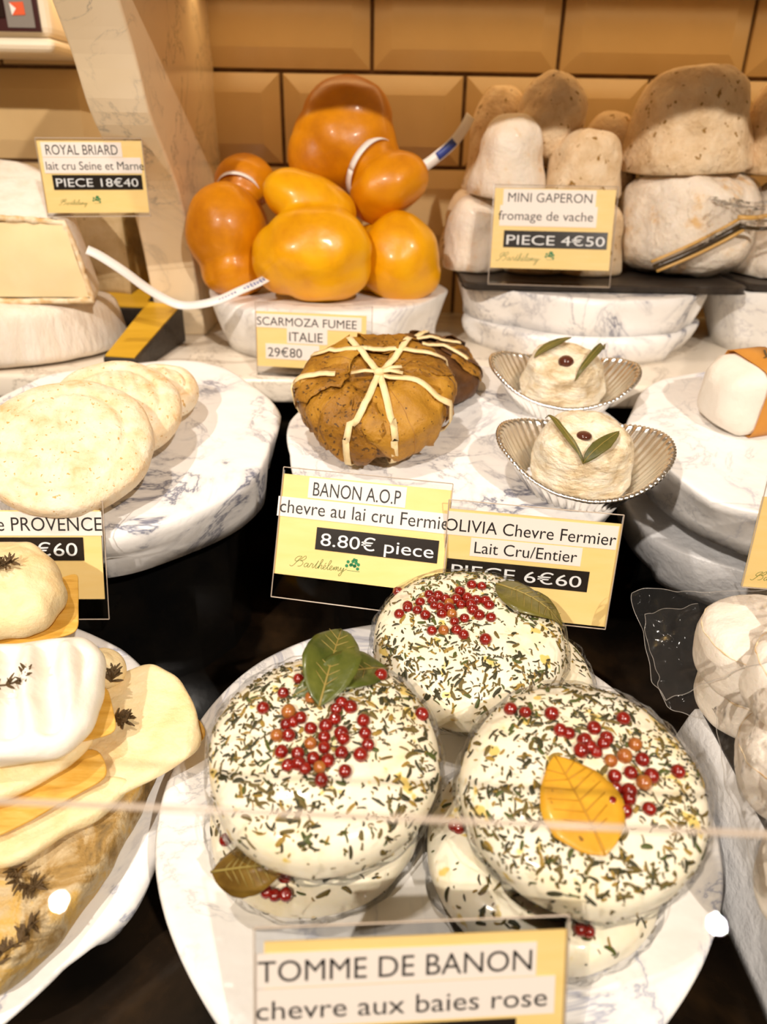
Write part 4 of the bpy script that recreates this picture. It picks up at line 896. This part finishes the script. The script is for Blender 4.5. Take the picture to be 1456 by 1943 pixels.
# twisted film neck and gold-black tie
a_ = gp(1345, 415, 57.6); b_2 = gp(1420, 408, 57.0); tw = MB()
rows = []
for i in range(15):
    q_ = i / 14; c_ = kG.c.lerp(b_2, q_) if False else gp(1330 + 130 * q_, 415 - 12 * q_, 57.6 - .8 * q_); row = []
    for k_ in range(20):
        an = 2 * math.pi * k_ / 20 + 2.2 * q_; rr_ = (1.7 * (1 - q_) ** 1.5 + .22 + .5 * q_ ** 3) * (1 + .35 * math.cos(5 * an)); row.append(c_ + Vector((0, .8 * rr_ * math.cos(an), rr_ * math.sin(an))))
    rows.append(row)
tw.grid(rows); obj('film_twist', tw, M['bag'], tg)
for (p0_, p1_, wd_, mt, nm, lb) in (((1408, 428), (1240, 508), .42, 'dark_strip', 'tie_strip', 'dark tie strip'), ((1406, 414), (1236, 497), .22, 'gold', 'tie_strip', 'gold tie strip'), ((1412, 436), (1246, 514), .24, 'gold', 'tie_strip', 'gold tie strip'), ((1400, 412), (1470, 406), .3, 'gold', 'tie_strip', 'gold tie strip'), ((1402, 428), (1470, 432), .26, 'dark_strip', 'tie_strip', 'dark tie strip')):
    ps = [gp(p0_[0] + (p1_[0] - p0_[0]) * i / 8, p0_[1] + (p1_[1] - p0_[1]) * i / 8 + 4 * math.sin(math.pi * i / 8), 56.55 - .1 * math.sin(i)) for i in range(9)]
    prop(obj(nm, MB().ribbon(ps, (0, -.95, .3), wd_, .06), M[mt], tg), lb)
pu = gp(1300, 315, 62.3)
dome('large_garlic_cheese', 'large domed beige garlic cheese stacked on top of the white one', (pu.x, 62.6, ZSL + 7.35), 4.75, 7.1, (2, -3), 31, 'gap', G2, (1.0, .95), .7)
pr_ = gp(1502, 500, 62)
dome('large_garlic_cheese', 'large garlic cheese on the right slate cut off by the picture edge', (pr_.x, 62.6, ZSL), 4.9, 7.2, (0, 0), 33, 'gap_white', G2)
dome('large_garlic_cheese', 'upper large garlic cheese at the right edge above its twin', (gp(1520, 300, 62.6).x, 62.8, ZSL + 7.2), 4.6, 7.6, (0, 0), 35, 'gap', G2)

# ------------------------------------------------------------------ wrapped boxes on the right plate
def wrapbox(label, px, py, spin, seed):
    c = on(d_right, px, py, 0); Mx = Matrix.Translation(c) @ (d_right.M.to_3x3().to_4x4()) @ Matrix.Rotation(math.radians(spin), 4, 'Z')
    t = thing('wrapped_cheese', label, 'cheese', c, 'paper-wrapped cheeses with orange band'); L, W, H = 7.8, 3.9, 3.9
    mb = MB(); rows = []
    for (q, sx, sz, dz) in ((0, .40, .42, .3), (.05, .74, .76, .1), (.16, 1, 1, 0), (.5, 1, 1, 0), (.9, 1, 1, 0), (.97, .88, .86, .1), (1, .52, .5, .3)):
        row = []
        for i in range(32):
            a = 2 * math.pi * i / 32; ca, sa = math.cos(a), math.sin(a); e = 5.0; rr_ = (abs(ca) ** e + abs(sa) ** e) ** (-1 / e)
            p = Vector((rr_ * ca * W / 2 * sx, -L / 2 + L * q, H / 2 + rr_ * sa * H / 2 * sz)); p += Vector(noise.noise_vector(Vector((p.x * .7, p.y * .7, p.z * .7 + seed)))) * .10; p.z = max(p.z, .02); row.append(p)
        rows.append(row)
    mb.grid(rows, True, 0, Mx, True, True); obj('paper_wrap', mb, M['box_white'], t)
    bm_ = MB(); rows = []
    for y_ in (-2.1, .0):
        row = []
        for i in range(32):
            a = 2 * math.pi * i / 32; ca, sa = math.cos(a), math.sin(a); e = 6.0; rr_ = (abs(ca) ** e + abs(sa) ** e) ** (-1 / e); row.append(Vector((rr_ * ca * (W / 2 + .12), y_, max(.02, H / 2 + rr_ * sa * (H / 2 + .12)))))
        rows.append(row)
    bm_.grid(rows, True, 0, Mx); bo = obj('band', bm_, M['box_orange'], t); bo.modifiers.new('s', 'SOLIDIFY').thickness = .04 * S
    vs, fs, wd, (ya, yb) = text_mesh('J', slant=.4)
    obj('lettering', MB().add([Mx @ Vector((-.2 - v.y * 1.0, -1.2 + v.x * .8, H + .165)) for v in vs], fs), M['dark_strip'], bo, smooth=False)
wrapbox('white paper-wrapped cheese with orange band, nearer the middle on the right plate', 1440, 795, -74, 1)

# ------------------------------------------------------------------ cheeses on wood slips, lower left plate
nL = d_left.n; ML = d_left.M.to_3x3()
def lp(px, py, h): return on(d_left, px, py, h)
def slab(name, label, cat, outline, h, th, mat, seed, rough=.12, tilt=0, parts=None, ridges=0, edge=.25, dome_=.0, group=None, par=None):
    """lumpy slab whose outline is given on a plane h above the plate"""
    P = [lp(x, y, h) for x, y in outline]; cen = sum(P, Vector()) / len(P); Q = []
    for i in range(len(P)):
        a, b = P[i], P[(i + 1) % len(P)]; m_ = max(2, int((b - a).length / .35))
        for k_ in range(m_): Q.append(a.lerp(b, k_ / m_))
    Q = [q * .5 + (Q[i - 1] + Q[(i + 1) % len(Q)]) * .25 for i, q in enumerate(Q)]; mb = MB(); rows = []
    def ring(s_, z):
        row = []
        for q in Q:
            d = q - cen; L_ = d.length; p = cen + d * max(0.002, (1 - s_ / L_) if s_ < L_ else .002) + nL * z; e = noise.noise_vector(p * .9 + Vector((seed, 0, 0))); e2 = noise.noise_vector(p * 2.6 + Vector((0, seed, 0)))
            p = p + Vector(e) * rough + Vector(e2) * rough * .6 + Vector(noise.noise_vector(p * 6)) * rough * .25
            row.append(p)
        return row
    rows = [ring(99, 0), ring(1.2, 0), ring(edge * .8, 0), ring(edge * .2, th * .18), ring(0, th * .5), ring(edge * .25, th * .85), ring(edge, th)]
    Lm = min((q - cen).length for q in Q)
    for f in [.06 + .9 * q / 22 for q in range(23)]:
        row = ring(0, 0); row = []
        for q in Q:
            d = q - cen; p = cen + d * (1 - f) * (1 - edge / max(edge * 1.2, d.length)) + nL * (th + dome_ * math.sin(math.pi / 2 * f)); e = noise.noise_vector(p * .9 + Vector((seed, 0, 0))); e2 = noise.noise_vector(p * 2.6 + Vector((0, seed, 0)))
            rdg = ridges * (math.sin((p - cen).dot(ML @ Vector((.93, .36, 0))) * 4.6) - .5 * abs(math.sin((p - cen).dot(ML @ Vector((.93, .36, 0))) * 2.3))) if ridges else 0
            row.append(p + Vector(e) * rough + Vector(e2) * rough * .35 + nL * rdg)
        rows.append(row)
    mb.grid(rows, True, 0, None, True, True); o = obj(name, mb, M[mat], par); o.modifiers.new('s', 'SUBSURF').render_levels = 1
    return prop(o, label, cat, group) if par is None else o
def sprig(label, px, py, h, L, ang, seed, curl=.15):
    rr = random.Random(seed); c = lp(px, py, h); a = math.radians(ang); ax = ML @ Vector((math.cos(a), math.sin(a), 0)); sd = ML @ Vector((-math.sin(a), math.cos(a), 0)); mb = MB()
    st = [c + ax * (L * (t / 8 - .5)) + nL * (.06 + curl * .5 * math.sin(t * .6)) + sd * .1 * math.sin(t) for t in range(9)]; mb.tube(st, .035, 5)
    for i in range(34):
        t = rr.uniform(0, 8); k_ = min(7, int(t)); p = st[k_].lerp(st[k_ + 1], t - k_); d = (ax * rr.uniform(-.2, 1) + sd * rr.uniform(-1, 1) + nL * rr.uniform(0, .7)).normalized(); leaf(mb, p, p + d * rr.uniform(.22, .5), nL, rr.uniform(.06, .11), .0, .2, i, k=4, th=.015)
    return prop(obj('thyme_sprig', mb, M['thyme']), label, 'herb', 'dried thyme sprigs')
GC = 'fresh cheeses on wood slips'
slab('mould_cheese', 'grey and ochre mouldy flat cheese lying on the lower left plate', 'cheese', [(318, 1440), (272, 1560), (205, 1690), (120, 1800), (30, 1890), (-120, 1950), (-190, 1700), (-120, 1500), (60, 1440), (200, 1400)], .1, 1.7, 'mould', 2, .14, edge=.3)
slab('wood_slip', 'thin amber wood slip under the large flat yellow cheese', 'wood slip', [(205, 1292), (380, 1362), (398, 1398), (300, 1470), (160, 1560), (90, 1500)], 2.0, .07, 'slip', 7, .03, edge=.04)
slab('flat_yellow_cheese', 'large flat pale yellow cheese reaching towards the peppered plate', 'cheese', [(215, 1290), (290, 1262), (340, 1290), (375, 1350), (388, 1420), (320, 1470), (220, 1520), (120, 1570), (60, 1560), (90, 1450), (150, 1360)], 2.12, .42, 'pale', 3, .09, edge=.22, group=GC)
slab('flat_yellow_cheese', 'lowest pale cheese with ragged edge just above the mouldy one', 'cheese', [(262, 1490), (200, 1555), (130, 1585), (60, 1640), (-10, 1655), (-120, 1640), (-100, 1500), (60, 1470)], 2.0, .6, 'pale', 13, .12, edge=.2, group=GC)
slab('wood_slip', 'folded amber wood slip below the front pale cheese sheet', 'wood slip', [(190, 1420), (212, 1474), (130, 1520), (0, 1590), (-120, 1620), (-120, 1500), (60, 1440)], 2.85, .12, 'slip', 17, .03, edge=.05)
slab('flat_yellow_cheese', 'soft pale cheese sheet directly under the ridged white one', 'cheese', [(188, 1400), (150, 1450), (70, 1500), (0, 1530), (-120, 1560), (-120, 1400), (60, 1360)], 3.1, .5, 'pale', 19, .10, edge=.2, group=GC)
slab('wood_slip', 'bright amber wood slip corner sticking out beside the ridged white cheese', 'wood slip', [(205, 1300), (226, 1392), (110, 1420), (-20, 1440), (-60, 1300)], 3.75, .08, 'slip', 23, .02, edge=.04)
slab('small_pale_cheese', 'small rounded pale cheese peeking out behind the ridged white one', 'cheese', [(195, 1240), (235, 1248), (252, 1285), (225, 1318), (180, 1320), (160, 1270)], 2.6, .9, 'pale', 29, .06, edge=.4, dome_=.3, group=GC)
slab('ridged_white_cheese', 'thick white ridged cheese with thyme on the lower left plate', 'cheese', [(178, 1230), (212, 1262), (208, 1330), (188, 1400), (130, 1455), (30, 1465), (-60, 1480), (-160, 1450), (-160, 1260), (-20, 1252), (90, 1236)], 3.9, 1.25, 'white_cheese', 31, .10, ridges=.34, edge=.55, dome_=.25, group=GC)
slab('wood_slip', 'amber wood slip standing under the lumpy yellow cheese at left', 'wood slip', [(90, 1110), (150, 1085), (150, 1202), (60, 1225), (-40, 1240), (-60, 1120)], 3.4, .1, 'slip', 37, .02, edge=.04)
slab('lumpy_yellow_cheese', 'lumpy pale yellow cheese in front of the PROVENCE sign', 'cheese', [(20, 1062), (90, 1066), (122, 1100), (138, 1150), (110, 1205), (30, 1225), (-60, 1240), (-130, 1180), (-100, 1080)], 3.6, 1.6, 'pale', 41, .20, edge=.5, dome_=.4, group=GC)
sprig('thyme sprig on top of the ridged white cheese', 12, 1300, 5.5, 1.7, 35, 1); sprig('thyme sprig on the lumpy yellow cheese', 0, 1075, 5.75, .9, 25, 2)
sprig('dried thyme sprig on the mouldy cheese, lower one', 32, 1790, 1.95, 1.6, 60, 3); sprig('dried thyme sprig on the mouldy cheese, upper one beside its pale patch', 40, 1670, 1.95, 1.2, -30, 4)
sprig('tiny thyme sprig between the wood slip and flat yellow cheese', 232, 1368, 2.75, .5, 10, 5, .05); sprig('tiny thyme sprig beside the small rounded pale cheese', 216, 1285, 3.4, .5, 90, 6, .05)

# ------------------------------------------------------------------ bagged white cheeses, lower right
ZT = 7.57
def crottin(label, px, py, z, R, T, tilt, seed, spin=0):
    c = atZ(px, py, z); k = Cake(c, R, T, 4.2, tilt=tilt, amp=.10, fr=.5, seed=seed); t = thing('white_goat_cheese', label, 'cheese', c - Vector((0, 0, T / 2)), 'bagged white goat cheeses')
    obj('cheese_body', k.mesh(0, 44, 90), M['crottin'], t); ring = MB(); pts = []
    for i in range(61): p, n_ = k.at(2 * math.pi * i / 60, .42 + .10 * noise.noise(Vector((i * .4, seed, 0))), .0); pts.append(p)
    ring.tube(pts, [.022 + .05 * noise.noise(Vector((i * .5, 3, seed))) for i in range(61)], 6); obj('tan_rim', ring, M['rind_edge'], t)
    return k
crottin('white bagged cheese drum on top at right with tan rim', 1447, 1235, 11.0, 2.35, 2.7, (2, -4), 3)
crottin('white bagged cheese half hidden under the one with tan rim', 1440, 1318, 8.75, 2.3, 2.3, (0, 0), 5)
crottin('white bagged cheese lying in front of the stacked pair at right', 1532, 1452, 8.95, 2.25, 2.7, (0, -12), 7)
crottin('white bagged cheese at the right edge leaning on the stacked pair', 1522, 1300, 11.2, 2.0, 2.4, (10, 8), 8)
crottin('white bagged cheese cut off by the right edge in front', 1602, 1690, 8.8, 2.3, 2.4, (0, 0), 9)
def sheet(mb, corners, nx, ny, amp, seed, lift=None):
    a, b, c, d = corners; rows = []
    for j in range(ny + 1):
        row = []
        for i in range(nx + 1):
            u, v = i / nx, j / ny; p = a.lerp(b, u).lerp(d.lerp(c, u), v); e = noise.noise_vector(p * .8 + Vector((seed, 0, 0))); e2 = noise.noise_vector(p * 2.1 + Vector((0, seed, 0)))
            q = p + Vector(e) * amp + Vector(e2) * amp * .35
            if lift: q = lift(q, u, v)
            row.append(q)
        rows.append(row)
    mb.grid(rows, False)
bg = thing('plastic_bag', 'clear crinkled plastic bag around the white cheeses at right', 'bag', (17, 20, ZT))
def crinkle(name, px, nx, ny, amp, seed, rim=()):
    A = [atZ(*p) for p in px]; mb = MB(); sheet(mb, A, nx, ny, amp, seed); o = obj(name, mb, M['bag'], bg, smooth=True)
    m2 = MB(); n_ = nx + 1
    edges = {'t': mb.v[:n_], 'b': mb.v[-n_:], 'l': mb.v[0::n_], 'r': mb.v[nx::n_]}
    for e in rim: m2.tube(crom(edges[e], 3), .010, 5)
    rr = random.Random(seed)
    if m2.v: obj('crease', m2, M['bag_crease'], o)
M['bag_crease'] = plain('film_crease', (.38, .35, .32), .15)
crinkle('bag_neck', ((1205, 1122, 11.2), (1470, 1116, 13.0), (1480, 1250, 12.6), (1255, 1330, 9.4)), 14, 11, .30, 3, 'tlb')
crinkle('bag_front', ((1345, 1345, 9.2), (1520, 1240, 13.2), (1560, 1760, 10.8), (1440, 1700, 8.4)), 13, 16, .25, 7, 'l')
crinkle('bag_fold', ((1218, 1165, 10.6), (1330, 1150, 11.0), (1330, 1350, 9.2), (1270, 1335, 8.9)), 9, 11, .35, 13, 'tlb')

# ------------------------------------------------------------------ front glass, sloping down towards the customer
e0 = atZ(0, 1520, 18.0); e1 = atZ(1456, 1583, 18.0); dx = (e1 - e0).normalized(); ea = e0 - dx * 25; eb = e1 + dx * 25
sl = Vector((0, -math.cos(math.radians(40)), -math.sin(math.radians(40)))); sl = (sl - dx * sl.dot(dx)).normalized(); nn_ = dx.cross(sl).normalized()
if nn_.z < 0: nn_ = -nn_
gt = thing('glass_guard', 'clear sloping glass pane in front, its top edge crossing the picture', 'glass', ea.lerp(eb, .5) + sl * 14.5)
c4 = [ea, eb, eb + sl * 14.5, ea + sl * 14.5]; mb = MB(); mb.add(c4 + [p - nn_ * .12 for p in c4], [(0, 1, 2, 3), (7, 6, 5, 4)]); obj('pane', mb, M['glass'], gt, smooth=False, recalc=False)
obj('edge', MB().tube([ea - nn_ * .06, eb - nn_ * .06], .05, 8), M['glass_edge'], gt)
